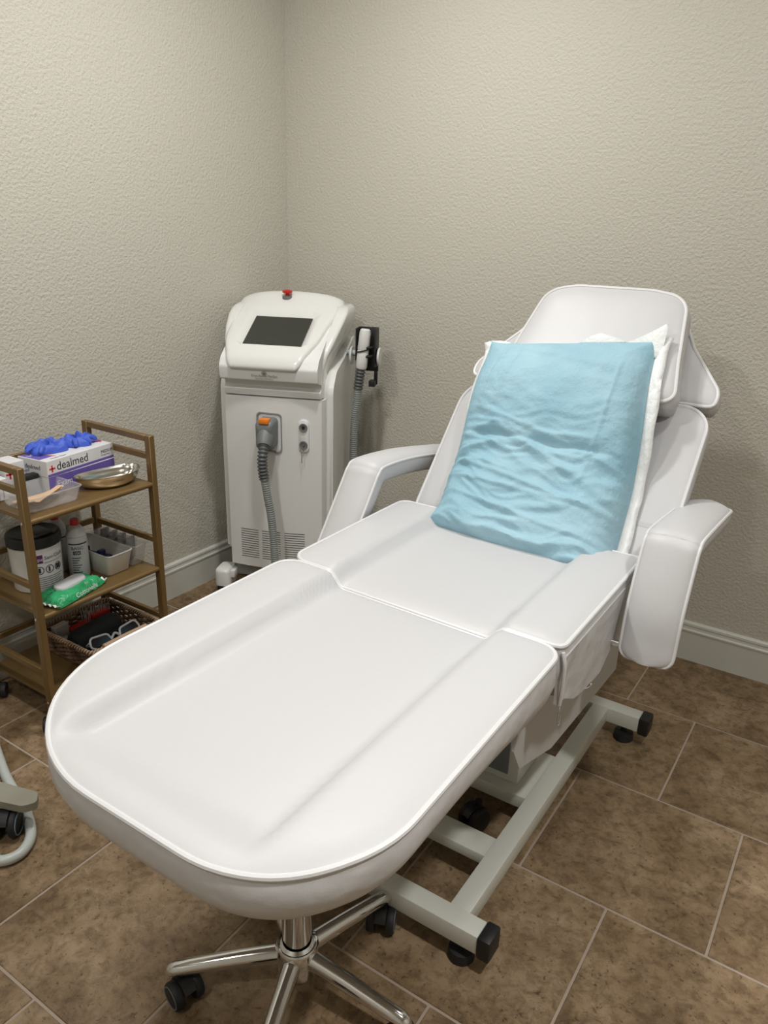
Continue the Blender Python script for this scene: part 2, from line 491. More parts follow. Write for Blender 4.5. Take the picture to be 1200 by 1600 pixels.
# seat section
def H_seat(x, y):
    b = bolster(x, XC, 0.195, 0.235)
    return -0.030 * (1 - b) + 0.004 * b
out = round_poly([(1.235, -0.945), (1.958, -0.945), (1.958, -1.496), (1.240, -1.474)], [0.03, 0.02, 0.02, 0.05], 8)
cushion('seat_cushion', bed, out, H_seat, lambda p: 0.125, Matrix.Translation((0, 0, ZT + 0.004)), puff=0.012, inset=0.012)
# fabric skirt of the seat, hanging lower at the front corner
for sx, xx in ((1, 1.952), (-1, 1.243)):
    bm = bmesh.new()
    low = [(-1.49, 0.615), (-1.452, 0.612), (-1.40, 0.585), (-1.33, 0.562), (-1.22, 0.558), (-1.14, 0.575), (-1.05, 0.61), (-0.95, 0.665)]
    A = []; B = []
    for (y, z) in low:
        A.append((xx + sx * 0.0125, y, 0.730)); B.append((xx + sx * (0.009 + 0.003 * math.sin(y * 35)), y, z))
    rings = []
    for (y, z), a, b in zip(low, A, B):
        a, b = Vector(a), Vector(b); m_ = a.lerp(b, 0.5) + Vector((sx * 0.006 * math.sin(y * 23 + 1), 0, 0))
        o_ = Vector((-sx * 0.008, 0, 0))
        rings.append([a, m_, b, b + o_, m_ + o_, a + o_])
    loft(bm, rings); sk = link_mesh('seat_skirt', bm, 'vinyl_side', bed, angle=70)
    bm = bmesh.new(); tube(bm, smooth_path([(xx + sx * 0.007, -1.494, 0.742), (xx + sx * 0.013, -1.494, 0.715), (xx + sx * 0.013, -1.492, 0.66), (xx + sx * 0.010, -1.488, 0.617)], 5), 0.0042, 7); link_mesh('piping', bm, 'piping', sk)

# backrest
AB = math.radians(48)
OB = Vector((1.627, -0.87, 0.76))
MB = Matrix(((1, 0, 0, OB.x), (0, math.cos(AB), -math.sin(AB), OB.y), (0, math.sin(AB), math.cos(AB), OB.z), (0, 0, 0, 1)))
def H_back(x, y):
    f = sstep(-0.06, 0.0, y) * (1 - sstep(0.39, 0.425, y) * 0.55)
    return (-0.028 * (1 - bolster(x, 0, 0.185, 0.25))) * f
out = round_poly([(-0.372, -0.06), (0.372, -0.06), (0.374, 0.428), (-0.374, 0.428)], [0.03, 0.03, 0.075, 0.10], 10)
cushion('backrest_cushion', bed, out, H_back, 0.085, MB, puff=0.012, inset=0.015)
# head section with narrowing shoulders
half = [(0.372, 0.44), (0.374, 0.49), (0.270, 0.625), (0.225, 0.715), (0.185, 0.83)]
pts = half + [(-x, y) for x, y in half[::-1]]
out = round_poly(pts, [0.02, 0.06, 0.06, 0.08, 0.09, 0.09, 0.08, 0.06, 0.06, 0.02], 8)
cushion('head_section', bed, out, lambda x, y: -0.022 * (1 - bolster(x, 0, 0.2, 0.27)), 0.085, MB @ Matrix.Translation((0, 0, -0.006)), puff=0.012, inset=0.015)
# head pillow strapped on top
pts = [(-0.235, 0.375), (0.292, 0.375), (0.268, 0.50), (0.236, 0.715), (0.135, 0.735), (-0.10, 0.735), (-0.182, 0.710), (-0.212, 0.54)]
out = round_poly(pts, [0.03, 0.03, 0.2, 0.11, 0.2, 0.2, 0.09, 0.2], 8)
cushion('head_pillow', bed, out, lambda x, y: 0.0, 0.092, MB @ Matrix.Translation((0, 0, 0.100)), puff=0.016, inset=0.004, bulge=0.010)
# clear plastic strap at the foot of the backrest
bm = bmesh.new(); box(bm, 0.02, 0.335, 0.045, 0.058, 0.012, 0.014, mtx=MB); link_mesh('clear_strip', bm, 'clear', bed)

# armrests: bent padded boards
def armrest(pathyz, x0, x1, th=0.052, lab=None):
    P = smooth_path([(0, y, z) for y, z in pathyz], 8)
    n = len(P); T = []
    for i in range(n):
        t = (P[min(i + 1, n - 1)] - P[max(i - 1, 0)]).normalized(); T.append(t)
    sec = []                                   # (across 0..1, up) cross-section: domed face
    w = x1 - x0
    for a in range(13):
        f = a / 12; sec.append((f, 0.017 * math.sin(PI * f) ** 0.6))
    sec += [(1.02, -0.35 * th), (0.98, -0.8 * th), (0.88, -th), (0.12, -th), (0.02, -0.8 * th), (-0.02, -0.35 * th)]
    L = [0]
    for i in range(1, n): L.append(L[-1] + (P[i] - P[i - 1]).length)
    rings = []; pl = []; pr_ = []
    for i in range(n):
        d0 = min(L[i], L[-1] - L[i]); q = 0.028
        s = 1.0 if d0 > q else math.sqrt(max(1 - (1 - d0 / q) ** 2, 0.0)) * 0.42 + 0.58
        nn = Vector((0, -T[i].z, T[i].y))
        if nn.z < 0 and abs(T[i].y) > 0.3: nn = -nn
        ring = []
        for f, h in sec:
            ring.append(Vector((x0 + w * (0.5 + (f - 0.5) * s), 0, 0)) + P[i] + nn * (h if h > 0 else h * (0.75 + 0.25 * s)))
        rings.append(ring)
        pl.append(Vector((x0 + w * (0.5 - 0.5 * s), 0, 0)) + P[i]); pr_.append(Vector((x0 + w * (0.5 + 0.5 * s), 0, 0)) + P[i])
    bm = bmesh.new(); loft(bm, rings)
    o = link_mesh('armrest', bm, 'vinyl', bed, angle=65)
    if lab: o['label'] = lab
    bm = bmesh.new(); tube(bm, pl + pr_[::-1], 0.0042, 7, closed=True); link_mesh('piping', bm, 'piping', o)
    return o
armrest([(-1.160, 0.585), (-1.154, 0.63), (-1.138, 0.715), (-1.085, 0.835), (-1.064, 0.860), (-1.03, 0.868), (-0.85, 0.853), (-0.70, 0.838), (-0.66, 0.833)], 1.985, 2.108)
armrest([(-1.245, 0.585), (-1.232, 0.61), (-1.165, 0.70), (-1.075, 0.825), (-1.050, 0.857), (-1.012, 0.872), (-0.85, 0.862), (-0.62, 0.825), (-0.58, 0.818)], 1.105, 1.215)
for x0, x1 in ((1.70, 2.03), (1.16, 1.50)):                 # chrome mounting rods
    bm = bmesh.new(); tube(bm, [(x0, -1.135 + (0 if x0 > 1.6 else -0.03), 0.60), (x1, -1.135 + (0 if x0 > 1.6 else -0.03), 0.60)], 0.008, 12); link_mesh('armrest_rod', bm, 'chrome', bed)
# chrome hook under the seat
bm = bmesh.new()
tube(bm, smooth_path([(1.89, -1.300, 0.548), (1.935, -1.295, 0.546), (1.955, -1.28, 0.546), (1.957, -1.262, 0.550), (1.935, -1.245, 0.556), (1.89, -1.24, 0.56)], 6), 0.004, 8)
link_mesh('side_hook', bm, 'chrome', bed)
# zip pull at leg cushion
bm = bmesh.new()
tube(bm, [(1.973, -1.515, 0.630), (1.976, -1.53, 0.628), (1.978, -1.535, 0.600), (1.977, -1.522, 0.598), (1.974, -1.513, 0.615)], 0.0014, 6, closed=True)
link_mesh('zip_pull', bm, 'chrome', bed)

# folded sheet-metal side panels and leg support
def plate(name, poly, x0, x1, m, bev=0.0):
    bm = bmesh.new()
    loft(bm, [[Vector((x0, y, z)) for y, z in poly], [Vector((x1, y, z)) for y, z in poly]])
    return link_mesh(name, bm, m, bed, smooth=False)
for xa, xb in ((1.874, 1.880), (1.314, 1.320)):
    plate('side_panel', [(-1.46, 0.60), (-1.50, 0.47), (-1.455, 0.397), (-1.425, 0.388), (-1.25, 0.325), (-1.0, 0.305), (-0.72, 0.285), (-0.72, 0.60)], xa, xb, 'panel')
bm = bmesh.new(); box(bm, 1.31, 1.885, -1.40, -0.90, 0.60, 0.625, 0.004); link_mesh('seat_board', bm, 'panel', bed)
bm = bmesh.new(); box(bm, 1.30, 1.88, -2.08, -1.52, 0.606, 0.618, 0.004); link_mesh('leg_board', bm, 'panel', bed)
bm = bmesh.new()
box(bm, -0.33, 0.33, -0.04, 0.42, -0.10, -0.082, 0.004, mtx=MB); box(bm, -0.19, 0.19, 0.42, 0.80, -0.10, -0.088, 0.004, mtx=MB)
link_mesh('backrest_board', bm, 'panel', bed)
# lifting column, actuator and scissor arms under the seat
bm = bmesh.new(); box(bm, 1.42, 1.772, -1.165, -1.02, 0.10, 0.40, 0.006); link_mesh('lift_column', bm, 'paint', bed)
bm = bmesh.new(); box(bm, 1.545, 1.655, -1.15, -1.04, 0.40, 0.605, 0.004); link_mesh('inner_column', bm, 'paint', bed)
bm = bmesh.new(); box(bm, 1.45, 1.742, -1.169, -1.164, 0.125, 0.38, 0.002); tube(bm, [(1.50, -1.19, 0.16), (1.50, -1.19, 0.56)], 0.018, 14); link_mesh('actuator', bm, 'grey_m', bed)

# steel base: end bars, long bars, cross bars
def bar(name, x0, x1, y0, y1, z0, z1, m='paint', bev=0.003):
    bm = bmesh.new(); box(bm, x0, x1, y0, y1, z0, z1, bev); return link_mesh(name, bm, m, bed)
ZB0, ZB1 = 0.055, 0.105
bar('end_bar', 1.290, 1.904, -1.665, -1.615, ZB0, ZB1)
bar('end_bar', 1.290, 1.960, -0.665, -0.615, ZB0, ZB1)
for x in (1.318, 1.812): bar('long_bar', x, x + 0.05, -1.617, -0.663, ZB0, ZB1)
bar('cross_bar', 1.366, 1.814, -1.445, -1.375, 0.070, 0.100)
bar('base_plate', 1.366, 1.814, -1.20, -0.985, 0.060, 0.100)
for (x, y, s) in ((1.904, -1.64, 1), (1.960, -0.64, 1), (1.290, -1.64, -1), (1.290, -0.64, -1)):
    xa, xb = (x, x + 0.032) if s > 0 else (x - 0.032, x)
    o = bar('end_cap', xa, xb, y - 0.029, y + 0.029, ZB0 - 0.006, ZB1 + 0.004, 'black', 0.006)
    if s > 0:
        bm = bmesh.new(); lathe(bm, [(0.010, 0.058), (0.010, 0.03), (0.029, 0.026), (0.031, 0.004), (0.027, 0.0), (0.0, 0.0)], 24, (x - 0.045, y, 0)); link_mesh('foot', bm, 'rubber', bed)
    else:
        bm = bmesh.new(); lathe(bm, [(0.010, 0.058), (0.010, 0.03), (0.029, 0.026), (0.031, 0.004), (0.027, 0.0), (0.0, 0.0)], 24, (x + 0.045, y, 0)); link_mesh('foot', bm, 'rubber', bed)
caster(bed, 1.705, -1.262, r=0.036, w=0.032, top=0.085, yaw=math.radians(70))
caster(bed, 1.42, -1.262, r=0.036, w=0.032, top=0.085, yaw=math.radians(70))

# ------------------------------------------------------------------ covered pillow
pillow = thing('covered_pillow', 'plump pillow wrapped in a wrinkled blue disposable underpad leaning on the backrest', 'pillow', (1.60, -0.93, 0.78))
def ridge(x): return 1 - abs(2 * (x - math.floor(x)) - 1)
def pad_pt(a, b, back=False):
    """a 0..1 left to right, b 0..1 bottom to top, in backrest coordinates"""
    bl, br, tl, tr = Vector((-0.268, -0.118)), Vector((0.262, -0.150)), Vector((-0.276, 0.480)), Vector((0.196, 0.545))
    p = bl.lerp(br, a).lerp(tl.lerp(tr, a), b)
    p.x += -0.012 * math.sin(PI * b) * (0.5 - a) * 2
    # outline wobble
    p.y += 0.010 * math.sin(PI * a) * (1 - b) * -1
    ea = min(a, 1 - a); eb = min(b, 1 - b)
    ra_, rb_ = (1 - math.exp(-ea / 0.075)) ** 0.75, (1 - math.exp(-eb / 0.055)) ** 0.75
    r = min(ra_, rb_) * (0.75 + 0.25 * max(ra_, rb_))
    ck = math.exp(-(ea + eb) / 0.05) * 0.014
    p.x += ck * (1 if a > 0.5 else -1); p.y += ck * (1 if b > 0.5 else -0.6)
    base = 0.030 + 0.088 * sstep(0.35, 0.85, b) + 0.035 * (1 - sstep(0, 0.15, b))
    th = 0.098 - 0.045 * sstep(0.5, 1.0, b)
    if back: return MB @ Vector((p.x, p.y, base + 0.002 - 0.02 * r * (1 - sstep(0.4, 0.6, b))))
    wr = 0.0
    q = Vector((a * 3.0, b * 9.0, 0.3))
    n1 = noise.noise(Vector((a * 2.3 + 4, b * 13 + 1.3 * noise.noise(Vector((a * 3, b * 3, 2))), 0)))
    n2 = noise.noise(Vector((a * 5 + 2, b * 25 + 2.0 * noise.noise(Vector((a * 4, b * 4, 7))), 5)))
    n3 = noise.noise(Vector((a * 7, b * 6, 9)))
    low = 1 - sstep(0.35, 0.75, b)
    wr += (0.0065 * (1 - abs(n1) * 3.2) + 0.0036 * (1 - abs(n2) * 3.2)) * (0.12 + 0.88 * low)
    wr += 0.004 * n3
    # long diagonal fold lines of the upper half
    for (x0, y0, dx, dy, wd, hgt) in ((0.05, 0.62, 1.0, -0.22, 0.012, 0.006), (0.2, 0.55, 0.8, -0.28, 0.02, 0.008), (0.0, 0.50, 1.0, -0.03, 0.012, -0.009), (0.75, 0.2, 0.12, 0.7, 0.012, 0.004), (0.1, 0.97, 0.9, -0.17, 0.03, 0.006), (0.13, 0.55, 0.04, 0.45, 0.012, 0.004), (0.2, 0.55, 0.06, 0.42, 0.012, 0.003), (0.0, 0.36, 1.0, -0.13, 0.012, 0.007), (0.0, 0.27, 1.0, -0.02, 0.010, 0.006), (0.1, 0.19, 0.9, -0.08, 0.01, 0.006)):
        L_ = math.hypot(dx, dy); d = ((a - x0) * dy - (b - y0) * dx) / L_; s_ = ((a - x0) * dx + (b - y0) * dy) / (L_ * L_)
        wr += hgt * math.exp(-(d / wd) ** 2) * sstep(-0.05, 0.15, s_) * (1 - sstep(0.8, 1.05, s_))
    return MB @ Vector((p.x, p.y, base + th * r + wr * min(1, r * 1.5)))
NA, NB = 130, 150
bm = bmesh.new()
G = [[bm.verts.new(pad_pt(i / NA, j / NB)) for i in range(NA + 1)] for j in range(NB + 1)]
for j in range(NB):
    for i in range(NA): bm.faces.new((G[j][i], G[j][i + 1], G[j + 1][i + 1], G[j + 1][i]))
K = 20
border = lambda f: f
Bk = {}
def bv(i, j):
    if (i, j) not in Bk:
        Bk[(i, j)] = G[j][i] if (i in (0, NA) or j in (0, NB)) else bm.verts.new(pad_pt(i / NA, j / NB, True))
    return Bk[(i, j)]
for j in range(NB):
    for i in range(NA):
        try: bm.faces.new((bv(i, j), bv(i, j + 1), bv(i + 1, j + 1), bv(i + 1, j)))
        except ValueError: pass
blue = link_mesh('blue_sheet', bm, 'pad', pillow, angle=80)
# white plastic margin of the underpad
def film(edge, w0, w1, n=60, name='white_margin'):
    bm = bmesh.new(); rings = []
    for k in range(n + 1):
        t = k / n
        if edge == 'right': p = pad_pt(1, t); d = MB.to_3x3() @ Vector((1, 0.02, -0.15)); w = w0 + (w1 - w0) * t
        elif edge == 'left': p = pad_pt(0, t); d = MB.to_3x3() @ Vector((-1, 0, -0.3)); w = w0 + (w1 - w0) * t
        else: p = pad_pt(t, 1); d = MB.to_3x3() @ Vector((0, 1, -0.05)); w = w0 + (w1 - w0) * t
        w *= 1 + 0.08 * math.sin(t * 11) + 0.04 * math.sin(t * 37)
        off = MB.to_3x3() @ Vector((0, 0, 1))
        wv = 0.002 * math.sin(t * 21) + 0.001 * math.sin(t * 61) + (0.016 * sstep(0.45, 0.65, t) if edge == 'right' else 0)
        inn = p - d * 0.03 - off * 0.006
        a = p - off * 0.002; m_ = p + d * w * 0.5 + off * wv; e = p + d * w + off * (wv * 0.4 - 0.004 + (0.012 * sstep(0.45, 0.65, t) if edge == 'right' else 0))
        up = off * 0.0012
        rings.append([inn, a, m_, e, e - up, m_ - up, a - up, inn - up])
    loft(bm, rings); return link_mesh(name, bm, 'film', pillow, angle=80)
film('right', 0.024, 0.036); film('left', 0.004, 0.016); film('top', 0.006, 0.006)
# raised film corners at the top
def flap(base_a, base_b, tip, bend, n=10):
    bm = bmesh.new(); A, B, Tp = Vector(base_a), Vector(base_b), Vector(tip)
    rings = []
    for k in range(n + 1):
        t = k / n; p = A.lerp(Tp, t) + Vector(bend) * math.sin(PI * t); q = B.lerp(Tp, t * 0.97) + Vector(bend) * 0.4 * math.sin(PI * t)
        mid = p.lerp(q, 0.5) + Vector((0, 0, 0.006 * math.sin(PI * t)))
        rings.append([MB @ p, MB @ mid, MB @ q, MB @ (q - Vector((0, 0, 0.001))), MB @ (mid - Vector((0, 0, 0.001))), MB @ (p - Vector((0, 0, 0.001)))])
    loft(bm, rings); return link_mesh('film_corner', bm, 'film', pillow, angle=80)
flap((0.11, 0.533, 0.118), (0.222, 0.490, 0.122), (0.222, 0.590, 0.155), (0.006, 0, 0))
flap((-0.215, 0.492, 0.118), (-0.285, 0.43, 0.115), (-0.305, 0.480, 0.125), (0, 0.01, 0))
flap((-0.02, 0.515, 0.120), (0.12, 0.535, 0.122), (0.04, 0.555, 0.128), (0, 0.006, 0))

# ------------------------------------------------------------------ rolling stool tucked under the foot end
HUB = Vector((1.608, -1.908, 0))
stool = thing('rolling_stool', 'chrome five-star rolling stool tucked under the foot of the bed', 'stool', (HUB.x, HUB.y, 0))
bm = bmesh.new(); lathe(bm, [(0.0, 0.055), (0.040, 0.055), (0.044, 0.066), (0.045, 0.128), (0.041, 0.134), (0.040, 0.122), (0.0, 0.122)], 32, HUB); link_mesh('hub', bm, 'chrome', stool)
bm = bmesh.new(); lathe(bm, [(0.0, 0.12), (0.036, 0.12), (0.037, 0.132), (0.031, 0.138), (0.030, 0.30), (0.0, 0.30)], 32, HUB); link_mesh('column_sleeve', bm, 'chrome', stool)
bm = bmesh.new(); lathe(bm, [(0.0, 0.30), (0.014, 0.30), (0.014, 0.44), (0.0, 0.44)], 20, HUB); link_mesh('gas_lift', bm, 'chrome', stool)
bm = bmesh.new(); lathe(bm, [(0.0, 0.44), (0.15, 0.44), (0.175, 0.46), (0.175, 0.50), (0.155, 0.525), (0.0, 0.53)], 40, HUB); link_mesh('seat', bm, 'vinyl', stool)
for k in range(5):
    a = math.radians(3.5 + 72 * k); d = Vector((math.cos(a), math.sin(a), 0))
    bm = bmesh.new(); n = Vector((-d.y, d.x, 0)); rings = []
    for s, z, w, h in ((0.030, 0.100, 0.019, 0.024), (0.12, 0.094, 0.018, 0.021), (0.22, 0.083, 0.017, 0.018), (0.252, 0.079, 0.0165, 0.017), (0.264, 0.077, 0.013, 0.013), (0.270, 0.076, 0.006, 0.006)):
        c = HUB + d * s + Vector((0, 0, z))
        rings.append([c + n * (w * math.cos(t)) * (1 if True else 1) + Vector((0, 0, h * math.sin(t) * (1.0 if math.sin(t) > 0 else 0.7))) for t in [2 * PI * q / 16 for q in range(16)]])
    loft(bm, rings); arm = link_mesh('arm', bm, 'chrome', stool)
    p = HUB + d * 0.240
    caster(stool, p.x, p.y, r=0.030, w=0.036, top=0.072, yaw=[2.6, 2.0, 2.2, 2.9, 1.2][k], ring='greyring')

# ------------------------------------------------------------------ laser machine
LM = (0.189, -0.626, 0)
laser = thing('laser_machine', 'tall white laser treatment machine with tilted screen standing in the room corner', 'machine', LM, math.radians(22))
def L_(name, bm, m, parent=laser, **k): return link_mesh(name, bm, m, parent, world=False, **k)
def extrude_x(bm, poly, x0, x1, bev=0.0, seg=3):
    A = [bm.verts.new((x0, y, z)) for y, z in poly]; B = [bm.verts.new((x1, y, z)) for y, z in poly]
    n = len(poly)
    fs = [bm.faces.new(A[::-1]), bm.faces.new(B)]
    for k in range(n): bm.faces.new((A[k], A[(k + 1) % n], B[(k + 1) % n], B[k]))
    if bev:
        es = list(set(e for f in fs for e in f.edges))
        bmesh.ops.bevel(bm, geom=es, offset=bev, segments=seg, profile=0.5, affect='EDGES', clamp_overlap=True)
def rp(pts, r, seg=5): return [tuple(p) for p in round_poly(pts, r, seg)]
# rear body cover
bm = bmesh.new()
poly = rp([(0.040, 0.195), (0.040, 0.92), (0.095, 0.985), (0.22, 1.02), (0.36, 1.085), (0.41, 1.09), (0.405, 0.195)], [0.02, 0.08, 0.06, 0.1, 0.08, 0.03, 0.02])
extrude_x(bm, poly, -0.034, 0.436, 0.034, 5); L_('body_cover', bm, 'shell', angle=50)
# bowed front panel
def bow(x): return -0.020 * (1 - ((x - 0.2) / 0.2) ** 2)
bm = bmesh.new(); n = 16
front = [(0.0 + 0.4 * i / n) for i in range(n + 1)]
R0 = [];
def ringz(z, ins=0.0):
    r = [Vector((x * (1 - ins * 5) + ins, bow(x) + ins, z)) for x in front]
    r += [Vector((0.408, 0.02, z)), Vector((0.408, 0.08, z)), Vector((-0.008, 0.08, z)), Vector((-0.008, 0.02, z))]
    return r
loft(bm, [ringz(0.150), ringz(0.154), ringz(0.60), ringz(0.884)]); L_('front_panel', bm, 'shell_matt', angle=40)
# plinth and foot covers
bm = bmesh.new(); box(bm, 0.01, 0.39, 0.02, 0.38, 0.085, 0.155, 0.01); L_('plinth', bm, 'grey_l')
for (x, y) in ((-0.035, 0.01), (0.435, 0.01), (-0.01, 0.36), (0.435, 0.36)):
    bm = bmesh.new()
    pts = round_poly([(x - 0.034, y - 0.055), (x + 0.034, y - 0.055), (x + 0.034, y + 0.05), (x - 0.034, y + 0.05)], 0.022, 5)
    loft(bm, [[Vector((p.x, p.y, 0.052)) for p in pts], [Vector((p.x, p.y, 0.112)) for p in pts], [Vector((x + (p.x - x) * 0.95, y + (p.y - y) * 0.95, 0.121)) for p in pts], [Vector((x + (p.x - x) * 0.85, y + (p.y - y) * 0.85, 0.125)) for p in pts]])
    inn = 0.05 if x < 0.2 else -0.05
    box(bm, min(x, x + inn), max(x, x + inn), y - 0.03, y + 0.03, 0.085, 0.118, 0.004)
    L_('foot_cover', bm, 'shell')
    bmc = None
def caster_local(x, y, **k):
    p = ROOT[laser.name] @ Vector((x, y, 0)); caster(laser, p.x, p.y, **k)
for (x, y) in ((-0.030, 0.0), (0.43, 0.0), (-0.01, 0.36), (0.435, 0.36)): caster_local(x, y, r=0.030, w=0.034, top=0.062, yaw=2.0)
# head: side profile extruded, chin lip and undercut slot
prof = [(-0.006, 0.889), (-0.012, 0.916), (0.006, 0.924), (0.004, 0.944), (-0.046, 0.956), (-0.052, 1.006), (-0.030, 1.038), (0.03, 1.078), (0.20, 1.166), (0.27, 1.203), (0.32, 1.220), (0.365, 1.222), (0.398, 1.205), (0.398, 1.17), (0.30, 1.08), (0.17, 1.02), (0.15, 0.889)]
poly = rp(prof, [0.002, 0.004, 0.004, 0.004, 0.008, 0.02, 0.04, 0.1, 0.3, 0.3, 0.1, 0.05, 0.03, 0.03, 0.05, 0.05, 0.01], 4)
bm = bmesh.new(); extrude_x(bm, poly, 0.002, 0.398, 0.030, 5); head = L_('head_housing', bm, 'shell_matt', angle=50)
# flared housing shell behind the chin block
HS = [(0.889, 0.012, 0.200), (0.95, 0.008, 0.200), (1.00, 0.012, 0.203), (1.045, 0.035, 0.210), (1.09, 0.070, 0.226), (1.134, 0.115, 0.238), (1.175, 0.165, 0.246), (1.194, 0.200, 0.247), (1.206, 0.225, 0.243), (1.214, 0.255, 0.236), (1.219, 0.285, 0.225)]
rings = []
for z, yf, w in HS:
    yb = 0.405 if z > 1.10 else 0.20 + 0.205 * sstep(1.0, 1.12, z)
    yc = max(yf + 0.006, (z - 1.04) / 0.53 - 0.02 + 0.03)
    yc = min(yc, yb - 0.03); xi = min(w - 0.040, 0.20)
    q = round_poly([(0.200 - w, yf), (0.200 - xi, yf), (0.200 - xi + 0.012, yc), (0.200 + xi - 0.012, yc), (0.200 + xi, yf), (0.200 + w, yf), (0.200 + w * 0.97, yb), (0.200 - w * 0.97, yb)], [0.024, 0.008, 0.003, 0.003, 0.008, 0.024, 0.03, 0.03], 6)
    rings.append([Vector((p.x, p.y, z)) for p in q])
bm = bmesh.new(); loft(bm, rings); L_('housing_shell', bm, 'shell', head, angle=70)
# glossy face plate with recessed screen
FP = [(-0.0545, 0.998), (-0.053, 1.012), (-0.036, 1.040), (0.0, 1.068), (0.03, 1.087), (0.10, 1.124), (0.20, 1.177), (0.27, 1.214), (0.32, 1.239), (0.355, 1.247)]
FS = smooth_path([(0, y, z) for y, z in FP], 8)
cum = [0]
for i in range(1, len(FS)): cum.append(cum[-1] + (FS[i] - FS[i - 1]).length)
def face_at(s):
    s = min(max(s, 0), 1) * cum[-1]
    for i in range(1, len(cum)):
        if cum[i] >= s:
            t = (s - cum[i - 1]) / (cum[i] - cum[i - 1]); p = FS[i - 1].lerp(FS[i], t); tg = (FS[i] - FS[i - 1]).normalized(); break
    return p, tg
S0, S1 = 0.245, 0.640                 # screen window along s
XS0, XS1 = 0.070, 0.312
def fw(s):                            # plate half-width grows upwards
    return 0.147 + 0.046 * sstep(0.0, 0.38, s) + 0.032 * sstep(0.3, 0.9, s) - 0.008 * sstep(0.9, 1.0, s)
bm = bmesh.new(); NS, NX = 90, 60
def face_pt(i, j, top=True):
    s = j / NS; p, tg = face_at(s); nn = Vector((0, -tg.z, tg.y))
    xc = 0.181 + 0.004 * s; w = fw(s)
    # rounded lower corners
    if s < 0.10: w -= 0.022 * (1 - math.sqrt(max(0, 1 - (1 - s / 0.10) ** 2)))
    x = xc + (i / NX * 2 - 1) * w
    e = min((1 - abs(i / NX * 2 - 1)) * w, s * cum[-1], (1 - s) * cum[-1])
    h = 0.009 * (1 - math.exp(-e / 0.006)) + 0.001
    # shallow flared recess, deeper window
    dx = max(XS0 - x, x - XS1, 0); ds = max(S0 - s, s - S1, 0) * cum[-1]
    side = 0.040 if s > S1 else (0.024 if dx > 0 and s > S0 else 0.010)
    if dx > 0 and s > S1: side = 0.030
    d = max(dx, ds)
    if d <= 0.0: h = -0.006
    elif d < side: h = -0.006 + (h + 0.006) * (d / side) ** 0.8
    crown = Vector((0, 0, (0.016 * (1 - ((x - xc) / 0.21) ** 2) - 0.006) * sstep(0.55, 0.95, s) - 0.016 * sstep(0.6, 1.0, s) * abs(i / NX * 2 - 1) ** 6))
    return Vector((x, 0, 0)) + p + crown + nn * (h if top else -0.030)
FV = [[bm.verts.new(face_pt(i, j)) for i in range(NX + 1)] for j in range(NS + 1)]
for j in range(NS):
    for i in range(NX): bm.faces.new((FV[j][i], FV[j][i + 1], FV[j + 1][i + 1], FV[j + 1][i]))
edge = [(i, 0) for i in range(NX)] + [(NX, j) for j in range(NS)] + [(i, NS) for i in range(NX, 0, -1)] + [(0, j) for j in range(NS, 0, -1)]
low = [bm.verts.new(face_pt(i, j, False)) for i, j in edge]
for k in range(len(edge)):
    (i0, j0), (i1, j1) = edge[k], edge[(k + 1) % len(edge)]
    bm.faces.new((FV[j0][i0], low[k], low[(k + 1) % len(edge)], FV[j1][i1]))
face = L_('face_plate', bm, 'shell', head, angle=60)
p0, t0 = face_at(S0); p1, t1 = face_at(S1); nn = Vector((0, -(p1 - p0).z, (p1 - p0).y)).normalized()
bm = bmesh.new()
MS = basis(Vector((XS0, 0, 0)) + p0 + nn * -0.001, (1, 0, 0), (p1 - p0))
box(bm, 0.002, XS1 - XS0 - 0.002, 0.003, (p1 - p0).length - 0.003, -0.002, 0.0015, 0.0006, 1, mtx=MS); L_('screen', bm, 'screen', head)
# emergency stop
bm = bmesh.new(); lathe(bm, [(0, 0), (0.022, 0), (0.020, 0.010), (0.014, 0.012), (0, 0.012)], 24, (0.172, 0.290, 1.236)); L_('button_collar', bm, 'greyring', laser)
bm = bmesh.new(); lathe(bm, [(0, 0.012), (0.008, 0.012), (0.008, 0.022), (0.020, 0.024), (0.021, 0.032), (0.012, 0.036), (0, 0.036)], 24, (0.172, 0.290, 1.236)); L_('emergency_button', bm, 'red', laser)
# emblem and lettering on the chin
ML = basis((0.186, -0.0515, 0.972), (1, 0, 0), (0, -0.12, 1))
for (a, s) in ((0, 1.0), (0.55, 0.9), (-0.55, 0.9), (1.05, 0.8), (-1.05, 0.8)):
    bm = bmesh.new(); c = Vector((0, 0.009, 0.0006)); P = []
    for k in range(16):
        t = 2 * PI * k / 16; q = Vector((0.0035 * math.sin(t), 0.0075 * (1 - math.cos(t)) * s, 0))
        P.append(ML @ (c + Vector((q.x * math.cos(a) + q.y * math.sin(a), q.y * math.cos(a) - q.x * math.sin(a), 0))))
    tube(bm, P, 0.0006, 5, closed=True); L_('emblem_petal', bm, 'goldink', head)
text('Onyx Revive MedSpa', 0.0125, 'greyink', head, ML @ Matrix.Translation((0, 0.0005, 0.0006)), align='CENTER', world=False)
text('Aesthetics & Wellness', 0.008, 'greyink', head, ML @ Matrix.Translation((0, -0.0095, 0.0006)), align='CENTER', world=False)
# connector socket
def fy(x): return bow(x)
bm = bmesh.new(); pts = round_poly([(0.138, 0.672), (0.243, 0.662), (0.243, 0.825), (0.138, 0.828)], 0.016, 5)
rg = []
for s_, dy in ((1.0, 0.002), (1.0, -0.004), (0.94, -0.004), (0.88, 0.001), (0.1, 0.001)):
    rg.append([Vector((0.19 + (p.x - 0.19) * s_, -0.0195 + dy, 0.746 + (p.y - 0.746) * s_)) for p in pts])
loft(bm, rg); L_('socket_recess', bm, 'socket')
